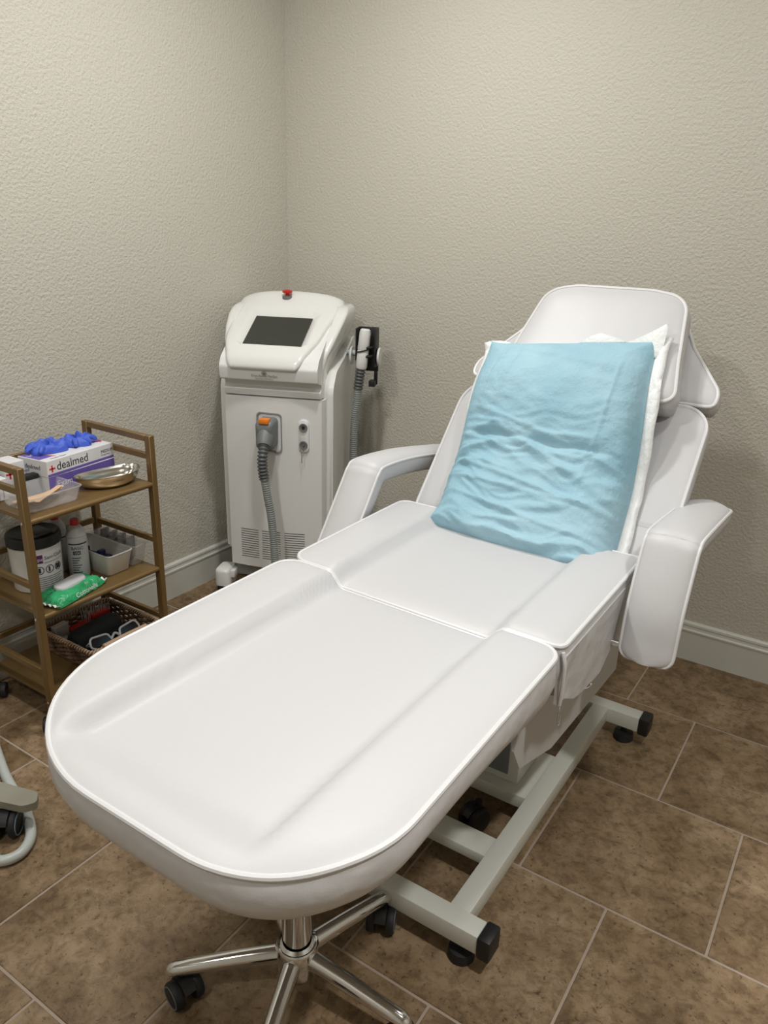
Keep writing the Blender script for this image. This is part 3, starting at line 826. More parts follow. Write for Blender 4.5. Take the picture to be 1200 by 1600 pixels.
# key switch plate
bm = bmesh.new(); pts = round_poly([(0.308, 0.672), (0.352, 0.672), (0.352, 0.806), (0.308, 0.806)], 0.0219, 8)
loft(bm, [[Vector((p.x, bow(0.33) + 0.004, p.y)) for p in pts], [Vector((p.x, bow(0.33) - 0.004, p.y)) for p in pts], [Vector((0.33 + (p.x - 0.33) * 0.9, bow(0.33) - 0.0055, 0.739 + (p.y - 0.739) * 0.97)) for p in pts]])
kp = L_('key_plate', bm, 'shell_matt')
for z in (0.775, 0.704):
    bm = bmesh.new(); lathe(bm, [(0, 0), (0.0175, 0), (0.0165, 0.006), (0.011, 0.005), (0.010, 0.002), (0, 0.002)], 24, mtx=Matrix.Translation((0.33, bow(0.33) - 0.0045, z)) @ Matrix.Rotation(PI / 2, 4, 'X'))
    L_('lock_ring', bm, 'grey_m', kp)
    bm = bmesh.new(); lathe(bm, [(0, 0), (0.006, 0), (0.005, 0.004), (0, 0.004)], 16, mtx=Matrix.Translation((0.33, bow(0.33) - 0.0065, z)) @ Matrix.Rotation(PI / 2, 4, 'X'))
    L_('lock_barrel', bm, 'black' if z > 0.75 else 'chrome', kp)
bm = bmesh.new()
y0 = bow(0.33) - 0.02
tube(bm, [(0.329, y0, 0.700), (0.324, y0 - 0.004, 0.694), (0.322, y0 - 0.004, 0.684), (0.329, y0 - 0.004, 0.678), (0.336, y0 - 0.004, 0.684), (0.335, y0 - 0.004, 0.694)], 0.0014, 6, closed=True)
box(bm, 0.328, 0.331, y0 - 0.002, y0 + 0.012, 0.698, 0.708)
box(bm, 0.3265, 0.3305, y0 - 0.005, y0 - 0.003, 0.635, 0.680, 0.0006, 1)
L_('key', bm, 'chrome', kp)
# ventilation slots
vm = None
for c0, c1 in ((0.050, 0.130), (0.146, 0.226), (0.245, 0.330)):
    for k in range(13):
        z = 0.318 - k * 0.0104
        bm = bmesh.new()
        xs = [c0 + (c1 - c0) * q / 5 for q in range(6)]
        loft(bm, [[Vector((x, bow(x) - 0.0008, z - 0.0011)), Vector((x, bow(x) - 0.0008, z + 0.0011)), Vector((x, bow(x) + 0.004, z + 0.0011)), Vector((x, bow(x) + 0.004, z - 0.0011))] for x in xs])
        L_('vent_slot', bm, 'slot', smooth=False)
# holder on the right side
bm = bmesh.new()
tube(bm, [(0.43, 0.27, 1.035), (0.475, 0.26, 1.035)], 0.012, 12)
L_('holder_arm', bm, 'hosewhite')
bm = bmesh.new(); box(bm, 0.478, 0.484, 0.225, 0.295, 1.010, 1.140, 0.002); box(bm, 0.482, 0.562, 0.288, 0.295, 0.960, 1.140, 0.002); box(bm, 0.556, 0.562, 0.225, 0.295, 0.985, 1.140, 0.002); box(bm, 0.530, 0.556, 0.255, 0.292, 0.900, 0.925, 0.002); box(bm, 0.545, 0.560, 0.288, 0.294, 0.905, 0.965, 0.001)
for z in (1.065, 1.03):
    tube(bm, [(0.520 + 0.034 * math.cos(t), 0.250 + 0.034 * math.sin(t), z) for t in [PI * (0.75 + 1.5 * q / 20) + PI * 0.0 for q in range(21)]], 0.006, 8)
hb = L_('holder_bracket', bm, 'black')
for x, d in ((0.572, 1), (0.464, -1)):
    bm = bmesh.new(); lathe(bm, [(0, 0), (0.036, 0), (0.038, 0.003), (0.036, 0.008), (0, 0.009)], 28, mtx=Matrix.Translation((x - 0.004, 0.262, 1.025)) @ Matrix.Rotation(PI / 2 * d, 4, 'Y'))
    L_('holder_disc', bm, 'shell', hb)

# handpiece with its long hose, connector plugged into the machine
hand = thing('laser_handpiece', 'white laser handpiece on ribbed grey hose, hung in holder and plugged into machine', 'handpiece', (0.70, -0.20, 1.0))
ML0 = ROOT[laser.name]
def wl(x, y, z): return ML0 @ Vector((x, y, z))
HA, HBt = wl(0.504, 0.225, 0.978), wl(0.518, 0.235, 1.138)
ax = (HBt - HA)
bm = bmesh.new()
tube(bm, [HA + ax * t for t in (0, 0.05, 0.45, 0.47, 0.5, 0.9, 0.97, 1.0)], [0.020, 0.0235, 0.024, 0.0225, 0.0245, 0.0235, 0.021, 0.015], 24); link_mesh('handpiece_grip', bm, 'shell', hand)
bm = bmesh.new(); c = HA + ax * 0.47
tube(bm, [c + Matrix.Rotation(0, 3, 'X') @ Vector((0.0262 * math.cos(t), 0.0262 * math.sin(t), 0.007 * math.sin(t + 1))) for t in [2 * PI * q / 24 for q in range(24)]], 0.0028, 6, closed=True); link_mesh('grip_strap', bm, 'black', hand)
def ribbed(path, r, pitch, amp, m, name, n=12):
    P = [Vector(p) for p in path]; L = [0]
    for i in range(1, len(P)): L.append(L[-1] + (P[i] - P[i - 1]).length)
    steps = int(L[-1] / (pitch / 4)); Q = []; Rr = []; j = 0
    for s in range(steps + 1):
        d = L[-1] * s / steps
        while j < len(P) - 2 and L[j + 1] < d: j += 1
        t = (d - L[j]) / max(L[j + 1] - L[j], 1e-9)
        Q.append(P[j].lerp(P[j + 1], t)); Rr.append(r + amp * (1 if s % 4 in (1, 2) else -1))
    bm = bmesh.new(); tube(bm, Q, Rr, n); return link_mesh(name, bm, m, hand, angle=80)
B0 = HA - ax.normalized() * 0.085 + Vector((-0.004, 0, 0))
ribbed(smooth_path([HA + ax * 0.03, HA.lerp(B0, 0.5) + Vector((-0.001, 0, 0)), B0], 6), 0.0185, 0.013, 0.0022, 'grey_d', 'strain_relief', 16)
# connector
CO = wl(0.188, -0.035, 0.775)
bm = bmesh.new()
pts = round_poly([(-0.036, -0.075), (0.036, -0.075), (0.040, 0.045), (-0.036, 0.045)], 0.018, 6)
rings = []
for (yy, s, dz) in ((0.022, 1.0, 0.0), (-0.02, 1.0, 0.0), (-0.045, 0.92, -0.004), (-0.055, 0.7, -0.012)):
    rings.append([wl(0.188 + p.x * s, -0.035 + yy, 0.765 + p.y * s + dz) for p in pts])
loft(bm, rings); con = link_mesh('connector', bm, 'grey_m', hand, angle=55)
bm = bmesh.new(); box(bm, 0.172, 0.212, -0.092, -0.060, 0.795, 0.816, 0.004, mtx=ML0 @ Matrix.Translation((0, 0, 0))); 
link_mesh('latch', bm, 'orange', con)
bm = bmesh.new(); K0 = wl(0.190, -0.060, 0.758); K1 = wl(0.196, -0.105, 0.712)
tube(bm, [K0, K0.lerp(K1, 0.75), K1], [0.034, 0.031, 0.025], 24); link_mesh('connector_neck', bm, 'grey_m', con)
S_ = smooth_path([K1 - (K1 - K0) * 0.1, wl(0.197, -0.122, 0.680), wl(0.197, -0.128, 0.640), wl(0.202, -0.125, 0.585)], 8)
ribbed(S_, 0.0185, 0.0135, 0.0026, 'grey_d', 'strain_relief', 16)
HP = [wl(0.202, -0.125, 0.590), wl(0.212, -0.125, 0.52), wl(0.226, -0.125, 0.43), wl(0.237, -0.13, 0.32), wl(0.245, -0.14, 0.21), wl(0.26, -0.15, 0.10),
      wl(0.32, -0.15, 0.030), wl(0.50, -0.14, 0.022), wl(0.62, 0.0, 0.022), wl(0.60, 0.16, 0.05), wl(0.525, 0.21, 0.20), wl(0.485, 0.235, 0.40), wl(0.474, 0.235, 0.58), wl(0.480, 0.225, 0.76)]
HP += [B0 + Vector((-0.004, 0, -0.06)), B0 + Vector((0, 0, 0.004))]
ribbed(smooth_path(HP, 14), 0.0158, 0.009, 0.0011, 'grey_l', 'hose', 12)

# ------------------------------------------------------------------ rolling cart
X0, X1, Y0, Y1 = 0.075, 0.425, -1.672, -1.190
cart = thing('rolling_cart', 'gold metal three-shelf rolling cart against the left wall', 'cart', ((X0 + X1) / 2, (Y0 + Y1) / 2, 0))
PW = 0.026
def cbar(name, x0, x1, y0, y1, z0, z1, bev=0.0015):
    bm = bmesh.new(); box(bm, x0, x1, y0, y1, z0, z1, bev, 1); return link_mesh(name, bm, 'gold', cart)
SH = [0.712, 0.405, 0.112]                     # top of each shelf
for x in (X0, X1 - PW):
    for y in (Y0, Y1 - PW * 0.8):
        cbar('post', x, x + PW, y, y + PW * 0.8, 0.078, 0.868)
for y in (Y0, Y1 - PW * 0.8):
    cbar('handle_rail', X0 + PW, X1 - PW, y, y + PW * 0.8, 0.848, 0.868)
for i, z in enumerate(SH):
    for y in (Y0, Y1 - PW * 0.8):
        cbar('side_rail', X0 + PW, X1 - PW, y + 0.003, y + PW * 0.8 - 0.003, z + (0.075 if i == 0 else 0.085), z + (0.075 if i == 0 else 0.085) + 0.020)
    zb = z + (0.075 if i == 0 else 0.085)
    cbar('back_rail', X0 + 0.004, X0 + 0.016, Y0 + 0.02, Y1 - 0.02, zb, zb + 0.020)
    bm = bmesh.new()
    prof = [(X0 + 0.004, z - 0.012), (X0 + 0.004, z), (X1 - 0.010, z)]
    for k in range(9):
        t = PI / 2 - PI * k / 8; prof.append((X1 - 0.010 + 0.009 * math.cos(t), z - 0.009 + 0.009 * math.sin(t)))
    prof.append((X1 - 0.02, z - 0.018)); prof.append((X1 - 0.02, z - 0.012))
    loft(bm, [[Vector((x, y, zz)) for x, zz in prof] for y in (Y0 + 0.0205, Y1 - 0.0205)])
    link_mesh('shelf', bm, 'gold', cart)
    for y in (Y0 - 0.002, Y1 + 0.0):
        for x in (X0 + PW / 2, X1 - PW / 2):
            s = -1 if y < -1.5 else 1
            bm = bmesh.new(); lathe(bm, [(0, 0), (0.0045, 0), (0.0035, 0.002), (0, 0.0025)], 12, mtx=Matrix.Translation((x, y, z - 0.008)) @ Matrix.Rotation(PI / 2 * -s, 4, 'X')); link_mesh('screw', bm, 'chrome', cart)
for x in (X0 + PW / 2 + 0.005, X1 - PW / 2):
    for y in (Y0 + 0.012, Y1 - 0.012):
        caster(cart, x, y, r=0.026, w=0.036, top=0.08, yaw=2.4 if y < -1.4 else 2.0)

def item(name, label, cat, loc, group=None): return thing(name, label, cat, loc, 0.0, group)

# glove boxes: two, stacked
def glove_box(cx, cy, z, rz, lx, ly, h, which):
    lab = ('white and purple glove box on the top shelf, upper one under the blue gloves' if which == 0 else 'purple-fronted glove box at the bottom of the pair on the top shelf')
    t = thing('glove_box', lab, 'box', (cx, cy, z), rz, 'stacked glove boxes')
    mt = ROOT[t.name]
    bm = bmesh.new(); box(bm, -lx / 2, lx / 2, -ly / 2, ly / 2, 0, h, 0.001, 1); link_mesh('carton', bm, 'card', t, world=False, smooth=False)
    e = 0.0004
    def pnl(name, x0, x1, y0, y1, z0, z1, m):
        bm = bmesh.new(); box(bm, x0, x1, y0, y1, z0, z1); return link_mesh(name, bm, m, t, world=False, smooth=False)
    FX = lx / 2
    if which == 0:
        FM = basis((FX + e, -ly / 2 + 0.012, 0.016), (0, 1, 0), (0, 0, 1))
        pnl('red_cross', FX, FX + 2 * e, -ly / 2 + 0.016, -ly / 2 + 0.021, 0.014, 0.036, 'redink'); pnl('red_cross', FX, FX + 2 * e, -ly / 2 + 0.008, -ly / 2 + 0.030, 0.0225, 0.0275, 'redink')
        text('dealmed', 0.038, 'ink', t, FM @ Matrix.Translation((0.024, 0, 0)), world=False)
        text('MEDIUM', 0.014, 'ink', t, FM @ Matrix.Translation((0.208, 0.010, 0)), world=False)
        text('Powder-Free', 0.007, 'greyink', t, FM @ Matrix.Translation((0.208, 0.001, 0)), world=False)
        pnl('purple_band', FX, FX + e, -ly / 2 + 0.001, ly / 2 - 0.001, 0.001, 0.009, 'purple')
        # printed top
        pnl('purple_print', -lx / 2 + 0.002, lx / 2 - 0.035, -ly / 2 + 0.004, -ly / 2 + 0.055, h, h + e, 'purple')
        pnl('purple_print', -lx / 2 + 0.002, lx / 2 - 0.05, ly / 2 - 0.05, ly / 2 - 0.002, h, h + e, 'purple')
        pnl('orange_stripe', -lx / 2 + 0.002, lx / 2 - 0.03, -ly / 2 + 0.055, -ly / 2 + 0.064, h, h + e, 'salmon')
        TM = basis((-lx / 2 + 0.012, -ly / 2 + 0.03, h + e), (0, 1, 0), (-1, 0, 0))
        text('100', 0.035, 'card', t, basis((-lx / 2 + 0.045, -ly / 2 + 0.006, h + e), (0, 1, 0), (-1, 0, 0)), world=False)
        text('dealmed', 0.030, 'ink', t, basis((lx / 2 - 0.045, ly / 2 - 0.120, h + e), (0, 1, 0), (-1, 0, 0)), world=False)
        pnl('red_cross', lx / 2 - 0.055, lx / 2 - 0.035, ly / 2 - 0.019, ly / 2 - 0.014, h, h + 2 * e, 'redink'); pnl('red_cross', lx / 2 - 0.0475, lx / 2 - 0.0425, ly / 2 - 0.027, ly / 2 - 0.006, h, h + 2 * e, 'redink')
        text('Nitrile Exam', 0.012, 'greyink', t, basis((lx / 2 - 0.012, -ly / 2 + 0.03, h + e), (0, 1, 0), (-1, 0, 0)), world=False)
        text('dealmed', 0.02, 'ink', t, basis((-lx / 2 + 0.03, -ly / 2 - e, 0.02), (1, 0, 0), (0, 0, 1)), world=False)
    else:
        pnl('purple_front', FX, FX + e, -ly / 2 + 0.001, ly / 2 - 0.001, 0.001, h - 0.001, 'purple')
        text('Exam Gloves', 0.028, 'card', t, basis((FX + 2 * e, -ly / 2 + 0.03, 0.014), (0, 1, 0), (0, 0, 1)), world=False)
    return t
GZ = SH[0]
glove_box(0.186, -1.352, GZ, math.radians(6), 0.128, 0.272, 0.0515, 1)
glove_box(0.185, -1.352, GZ + 0.052, math.radians(7), 0.128, 0.276, 0.0515, 0)
# blue gloves, crumpled
for gi, (gx, gy, sx, sy, seed, lb) in enumerate(((0.160, -1.395, 0.048, 0.060, 3, 'crumpled blue nitrile glove on the glove box, nearer the camera'), (0.158, -1.300, 0.046, 0.052, 11, 'crumpled blue nitrile glove on the glove box, farther from the camera'))):
    zt = GZ + 0.052 + 0.052
    g = item('nitrile_glove', lb, 'glove', (gx, gy, zt), 'blue gloves on the glove box')
    bm = bmesh.new(); n1, n2 = 40, 16; rings = []
    for j in range(n2 + 1):
        ph = PI / 2 * j / n2; ring = []
        for i in range(n1):
            th = 2 * PI * i / n1
            r = 1 + 0.35 * noise.noise(Vector((math.cos(th) * 1.6, math.sin(th) * 1.6, seed)))
            fold = noise.noise(Vector((math.cos(th) * 2.2 + seed, math.sin(th) * 2.2, ph * 1.5)))
            h = 0.020 * math.sin(ph) ** 0.7 * (1 + 1.2 * fold) + 0.012 * abs(math.sin(3 * th + seed)) * math.sin(2 * ph)
            rr = math.cos(ph) * r
            ring.append(Vector((gx + sx * rr * math.cos(th), gy + sy * rr * math.sin(th), zt + 0.0005 + max(h, 0))))
        rings.append(ring)
    loft(bm, rings); link_mesh('palm', bm, 'nitrile', g, angle=50)
    for fk in range(4):                        # limp fingers
        a = [0.2, 0.9, -0.6, 1.7][fk] + (3.6 if gi == 0 else 0.0)
        st = Vector((gx + sx * 0.6 * math.cos(a), gy + sy * 0.6 * math.sin(a), zt + 0.018))
        en = Vector((gx + (sx + 0.004) * 1.15 * math.cos(a + 0.15), gy + (sy + 0.010) * 1.2 * math.sin(a + 0.15), zt + 0.009))
        bm = bmesh.new(); tube(bm, smooth_path([st, st.lerp(en, 0.5) + Vector((0, 0, 0.008)), en], 5), [0.011, 0.011, 0.010, 0.0095, 0.009, 0.009, 0.0085, 0.008, 0.0075, 0.006, 0.003], 9); link_mesh('finger', bm, 'nitrile', g)

# kidney dish
kd = item('kidney_dish', 'polished steel kidney dish on the top shelf', 'dish', (0.318, -1.30, GZ))
bm = bmesh.new(); n = 56
def kidney(s, z, n=56):
    ring = []
    for i in range(n):
        t = 2 * PI * i / n
        y = 0.110 * math.cos(t); x = 0.055 * math.sin(t)
        bendx = 0.024 * (1 - (y / 0.12) ** 2) - 0.012
        qx, qy = x * s + bendx * (0.8 + 0.2 * s), y * s; ca, sa = math.cos(-0.17), math.sin(-0.17)
        ring.append(Vector((0.328 + qx * ca - qy * sa, -1.305 + qx * sa + qy * ca, GZ + z)))
    return ring
loft(bm, [kidney(0.02, 0.001), kidney(0.62, 0.0005), kidney(0.76, 0.003), kidney(0.88, 0.012), kidney(0.96, 0.026), kidney(0.99, 0.041), kidney(1.03, 0.043), kidney(1.03, 0.0415), kidney(0.985, 0.040), kidney(0.945, 0.026), kidney(0.865, 0.013), kidney(0.75, 0.005), kidney(0.62, 0.003), kidney(0.02, 0.0028)])
link_mesh('bowl', bm, 'steel', kd, angle=60)
# back wall small box and papers
def small_box():
    t = item('small_carton', 'small white carton with a red cross behind the clear tray', 'box', (0.155, -1.515, GZ))
    bm = bmesh.new(); box(bm, 0.115, 0.195, -1.580, -1.512, GZ, GZ + 0.105, 0.001, 1); link_mesh('carton', bm, 'card', t, smooth=False)
    for a in ((-1.565, -1.559, GZ + 0.055, GZ + 0.085), (-1.575, -1.549, GZ + 0.067, GZ + 0.073)):
        bm = bmesh.new(); box(bm, 0.195, 0.1956, a[0], a[1], a[2], a[3]); link_mesh('red_cross', bm, 'redink', t, smooth=False)
    text('dealmed', 0.014, 'ink', t, basis((0.1954, -1.545, GZ + 0.066), (0, 1, 0), (0, 0, 1)))
small_box()
for q, (ya, zt) in enumerate(((-1.650, 0.085), (-1.616, 0.07))):
    t = item('white_packet', ['white paper packet standing at the camera end of the top shelf', 'white paper packet standing beside the small carton'][q], 'packet', (0.17, ya, GZ), 'white packets on the top shelf')
    bm = bmesh.new(); box(bm, 0.12, 0.215, ya, ya + 0.03, GZ, GZ + zt, 0.003, 1); link_mesh('sleeve', bm, 'card', t, smooth=False)
    bm = bmesh.new(); box(bm, 0.215, 0.2154, ya + 0.012, ya + 0.016, GZ + 0.01, GZ + zt - 0.01); link_mesh('dark_stripe', bm, 'ink', t, smooth=False)
def open_tray(name, t, x0, x1, y0, y1, z, h, m, th=0.0018, taper=0.88, rim=0.004, r=0.018):
    cx, cy = (x0 + x1) / 2, (y0 + y1) / 2
    base = round_poly([(x0, y0), (x1, y0), (x1, y1), (x0, y1)], r, 5)
    def ring(s, zz, grow=0.0): 
        out_ = []
        for p in base:
            d = (Vector((cx, cy)) - p); d.normalize()
            out_.append(Vector((cx + (p.x - cx) * s - d.x * grow, cy + (p.y - cy) * s - d.y * grow, zz)))
        return out_
    bm = bmesh.new()
    loft(bm, [ring(taper * 0.96, z), ring(taper, z + 0.003), ring(1.0, z + h), ring(1.0, z + h, rim), ring(1.0, z + h + 0.002, rim), ring(1.0, z + h + 0.002, -th), ring(taper, z + 0.005, -th), ring(taper * 0.96, z + 0.002, -th)])
    return link_mesh(name, bm, m, t, angle=50)
tr = item('clear_tray', 'clear plastic tray of wooden sticks at the front corner of the top shelf', 'tray', (0.30, -1.545, GZ))
open_tray('tray_shell', tr, 0.235, 0.392, -1.635, -1.450, GZ + 0.0002, 0.046, 'clear')
for k in range(7):
    y = -1.625 + 0.0; a = -0.36 + 0.10 * k
    st = item('wooden_stick', 'pale wooden spatula lying in the clear tray', 'spatula', (0.30, -1.54, GZ + 0.02), 'wooden sticks in the clear tray')
    bm = bmesh.new(); mt = Matrix.Translation((0.285 + 0.012 * k, -1.545 + 0.004 * (k % 3), GZ + 0.012 + 0.0042 * k)) @ Matrix.Rotation(a + 0.25, 4, 'Z') @ Matrix.Rotation(0.03, 4, 'X')
    pts = round_poly([(-0.0085, -0.072), (0.0085, -0.072), (0.0085, 0.072), (-0.0085, 0.072)], 0.0084, 5)
    loft(bm, [[mt @ Vector((p.x, p.y, 0)) for p in pts], [mt @ Vector((p.x, p.y, 0.0016)) for p in pts]]); link_mesh('stick', bm, 'wood', st)
cl = item('black_clip_box', 'small grey box with black lid resting behind the clear tray', 'box', (0.225, -1.50, GZ))
bm = bmesh.new(); box(bm, 0.205, 0.2335, -1.560, -1.480, GZ, GZ + 0.05, 0.005); link_mesh('case', bm, 'grey_m', cl)
bm = bmesh.new(); box(bm, 0.204, 0.2335, -1.555, -1.49, GZ + 0.05, GZ + 0.064, 0.004); link_mesh('lid', bm, 'black', cl)

# middle shelf -------------------------------------------------
MZ = SH[1]
can = item('wipes_canister', 'large white wipes canister with black lid on the middle shelf', 'canister', (0.218, -1.530, MZ))
bm = bmesh.new(); lathe(bm, [(0, 0), (0.070, 0), (0.074, 0.004), (0.079, 0.150), (0.077, 0.158), (0, 0.158)], 44, (0.218, -1.530, MZ)); link_mesh('tub', bm, 'cloudy', can)
bm = bmesh.new(); lathe(bm, [(0.076, 0.150), (0.082, 0.151), (0.083, 0.176), (0.080, 0.184), (0.072, 0.187), (0.060, 0.180), (0.02, 0.180), (0, 0.181)], 44, (0.218, -1.530, MZ)); ld = link_mesh('lid', bm, 'black', can)
bm = bmesh.new(); box(bm, 0.192, 0.272, -1.555, -1.493, MZ + 0.180, MZ + 0.190, 0.004); link_mesh('lid_flap', bm, 'grey_d', ld)
def curved_panel(t, name, cx, cy, r, a0, a1, z0, z1, m, n=12, lift=0.0006, slope=0.0):
    bm = bmesh.new(); rings = []
    for k in range(n + 1):
        a = a0 + (a1 - a0) * k / n; d = Vector((math.cos(a), math.sin(a), 0)); c = Vector((cx, cy, 0))
        ra, rb = r - slope + lift, r + slope + lift
        rings.append([c + d * ra + Vector((0, 0, z0)), c + d * rb + Vector((0, 0, z1)), c + d * (rb - 0.001) + Vector((0, 0, z1)), c + d * (ra - 0.001) + Vector((0, 0, z0))])
    loft(bm, rings); return link_mesh(name, bm, m, t, angle=60)
def curved_text(t, s, size, cx, cy, r, a0, z, m, name='lettering'):
    cu = bpy.data.curves.new('t', 'FONT'); cu.body = s; cu.size = size; cu.resolution_u = 2
    to = bpy.data.objects.new('tmp', cu); COL.objects.link(to); dg = bpy.context.evaluated_depsgraph_get()
    me = bpy.data.meshes.new_from_object(to.evaluated_get(dg)); bpy.data.objects.remove(to)
    bm = bmesh.new(); bm.from_mesh(me)
    for v in bm.verts:
        a = a0 + v.co.x / r; v.co = Vector((cx + r * math.cos(a), cy + r * math.sin(a), z + v.co.y))
    return link_mesh(name, bm, m, t, smooth=False)
A0 = math.radians(-44)
curved_panel(can, 'paper_label', 0.218, -1.530, 0.0768, A0, math.radians(38), MZ + 0.012, MZ + 0.135, 'card', slope=0.0017)
curved_panel(can, 'plum_square', 0.218, -1.530, 0.0785, A0 + 0.02, A0 + 0.46, MZ + 0.102, MZ + 0.130, 'plum')
curved_text(can, 'Super', 0.017, 0.218, -1.530, 0.0797, A0 + 0.05, MZ + 0.110, 'card')
curved_text(can, 'Sani-Cloth', 0.017, 0.218, -1.530, 0.0794, A0 + 0.52, MZ + 0.112, 'ink')
curved_text(can, 'Germicidal Disposable Wipe', 0.006, 0.218, -1.530, 0.0790, A0 + 0.5, MZ + 0.100, 'ink')
for k in range(3):
    a = A0 + 0.30 + 0.40 * k
    bm = bmesh.new(); P = []
    for q in range(20):
        t_ = 2 * PI * q / 20; aa = a + 0.0125 * math.cos(t_) / 0.079; P.append((0.218 + 0.0785 * math.cos(aa), -1.530 + 0.0785 * math.sin(aa), MZ + 0.078 + 0.0125 * math.sin(t_)))
    tube(bm, P, 0.0011, 5, closed=True); link_mesh('pictogram_ring', bm, 'ink', can)
    curved_panel(can, 'pictogram', 0.218, -1.530, 0.0778, a - [0.05, 0.05, 0.10][k], a + [0.04, 0.02, 0.10][k], MZ + 0.070, MZ + 0.086, 'ink', 4)
for k in range(6):
    curved_panel(can, 'fine_print', 0.218, -1.530, 0.0772 + 0.0001 * (5 - k), A0 + 0.2, A0 + 1.3 - 0.1 * (k % 3), MZ + 0.052 - 0.007 * k, MZ + 0.0535 - 0.007 * k, 'greyink', 8)

def bottle(cx, cy, lab, r=0.033, h=0.20, yaw=0.0):
    t = item('spray_bottle' if False else 'plastic_bottle', lab, 'bottle', (cx, cy, MZ), 'red-capped bottles on the middle shelf')
    bm = bmesh.new(); lathe(bm, [(0, 0), (r * 0.92, 0), (r, 0.005), (r, h * 0.66), (r * 0.96, h * 0.70), (r * 0.93, h * 0.71), (r * 0.98, h * 0.73), (r * 0.82, h * 0.82), (r * 0.5, h * 0.89), (r * 0.38, h * 0.90), (r * 0.38, h * 0.915), (0, h * 0.915)], 30, (cx, cy, MZ)); link_mesh('bottle_body', bm, 'bottle', t)
    bm = bmesh.new(); lathe(bm, [(0, h * 0.905), (r * 0.42, h * 0.905), (r * 0.42, h * 0.98), (r * 0.36, h), (0, h)], 20, (cx, cy, MZ)); link_mesh('cap', bm, 'red', t)
    a0 = math.radians(-85)
    curved_panel(t, 'blue_band', cx, cy, r, a0, math.radians(30), MZ + 0.120, MZ + 0.124, 'navy', 8)
    curved_text(t, 'BASIC', 0.015, cx, cy, r + 0.0009, math.radians(-68), MZ + 0.103, 'ink')
    curved_panel(t, 'dark_oval', cx, cy, r, math.radians(-60), math.radians(-20), MZ + 0.085, MZ + 0.098, 'ink', 8)
    curved_text(t, '104', 0.012, cx, cy, r + 0.0013, math.radians(-54), MZ + 0.0875, 'card')
    for k in range(7):
        curved_panel(t, 'print_line', cx, cy, r, math.radians(-70), math.radians(-20 - 9 * (k % 3)), MZ + 0.072 - 0.0085 * k, MZ + 0.0745 - 0.0085 * k, 'ink', 6)
    return t
bottle(0.262, -1.408, 'white red-capped bottle marked 104, the nearer of two on the middle shelf')
bottle(0.168, -1.418, 'white red-capped bottle half hidden behind the nearer bottle and canister')
wb = item('white_bin', 'small opaque white plastic bin holding dark blue items, middle shelf', 'bin', (0.24, -1.322, MZ))
open_tray('bin_shell', wb, 0.130, 0.372, -1.372, -1.272, MZ + 0.0002, 0.075, 'cloudy', 0.002, 0.86, 0.003, 0.016)
for k, (x, y, l) in enumerate(((0.20, -1.335, 0.09), (0.25, -1.31, 0.07), (0.30, -1.325, 0.06))):
    t = item('blue_marker', ['dark blue pen-like tool lying at the wall end of the white bin', 'dark blue pen-like tool lying mid white bin', 'dark blue pen-like tool at the front end of the white bin'][k], 'tool', (x, y, MZ + 0.01), 'dark blue tools in the white bin')
    bm = bmesh.new(); dz = MZ + 0.034 + 0.008 * (2 - k); tube(bm, [(x - l / 2, y - 0.008, dz - 0.012), (x + l / 2, y + 0.008, dz - 0.010)], 0.011, 12); box(bm, x - 0.008, x + 0.008, y - 0.012, y + 0.012, dz - 0.008, dz + 0.012, 0.002); link_mesh('barrel', bm, 'navy', t)
cb = item('clear_bin', 'clear plastic bin of grey pouches at the far end of middle shelf', 'bin', (0.24, -1.232, MZ))
open_tray('bin_shell', cb, 0.130, 0.365, -1.264, -1.205, MZ + 0.0002, 0.075, 'clear', 0.0015, 0.86, 0.003, 0.012)
for k in range(4):
    x = 0.165 + 0.045 * k
    t = item('grey_pouch', ['grey crinkled pouch in the clear bin, nearest the wall', 'second grey crinkled pouch from the wall in the clear bin', 'third grey crinkled pouch from the wall in the clear bin', 'grey crinkled pouch in the clear bin, nearest the shelf front'][k], 'pouch', (x, -1.233, MZ + 0.01), 'grey pouches in the clear bin')
    bm = bmesh.new(); rings = []
    for j in range(9):
        f = j / 8; zz = MZ + 0.008 + 0.085 * f; w = 0.022 * (1 - 0.2 * f); d = 0.014 * math.sin(PI * (0.15 + 0.75 * f)) + 0.002
        rings.append([Vector((x + d * math.cos(q) * (1 + 0.2 * math.sin(3 * q + k)) + 0.012 * f, -1.234 + w * math.sin(q), zz)) for q in [2 * PI * i / 14 for i in range(14)]])
    loft(bm, rings); link_mesh('sachet', bm, 'pouch', t, angle=60)
# green wipes pack
wp = thing('wipes_pack', 'green soft pack of wipes with white oval lid on the middle shelf', 'wipes', (0.356, -1.512, MZ), math.radians(13))
bm = bmesh.new(); lx, ly, h = 0.112, 0.205, 0.036
NX2, NY2 = 26, 40
def wpt(i, j, top):
    u, v = i / NX2 * 2 - 1, j / NY2 * 2 - 1
    e = (1 - abs(u) ** 5) * (1 - abs(v) ** 6)
    z = h * (0.12 + 0.88 * max(e, 0) ** 0.6) if top else h * 0.10 * (1 - max(e, 0) ** 0.3)
    if top: z += 0.004 * noise.noise(Vector((u * 3, v * 5, 1)))
    wx = 1 - 0.05 * abs(v) ** 3
    return Vector((u * lx / 2 * wx, v * ly / 2 + (0.004 * math.sin(u * 14) if abs(v) > 0.95 else 0), max(z, 0.0)))
TP = [[bm.verts.new(wpt(i, j, True)) for i in range(NX2 + 1)] for j in range(NY2 + 1)]
BT = [[(TP[j][i] if (i in (0, NX2) or j in (0, NY2)) else bm.verts.new(wpt(i, j, False))) for i in range(NX2 + 1)] for j in range(NY2 + 1)]
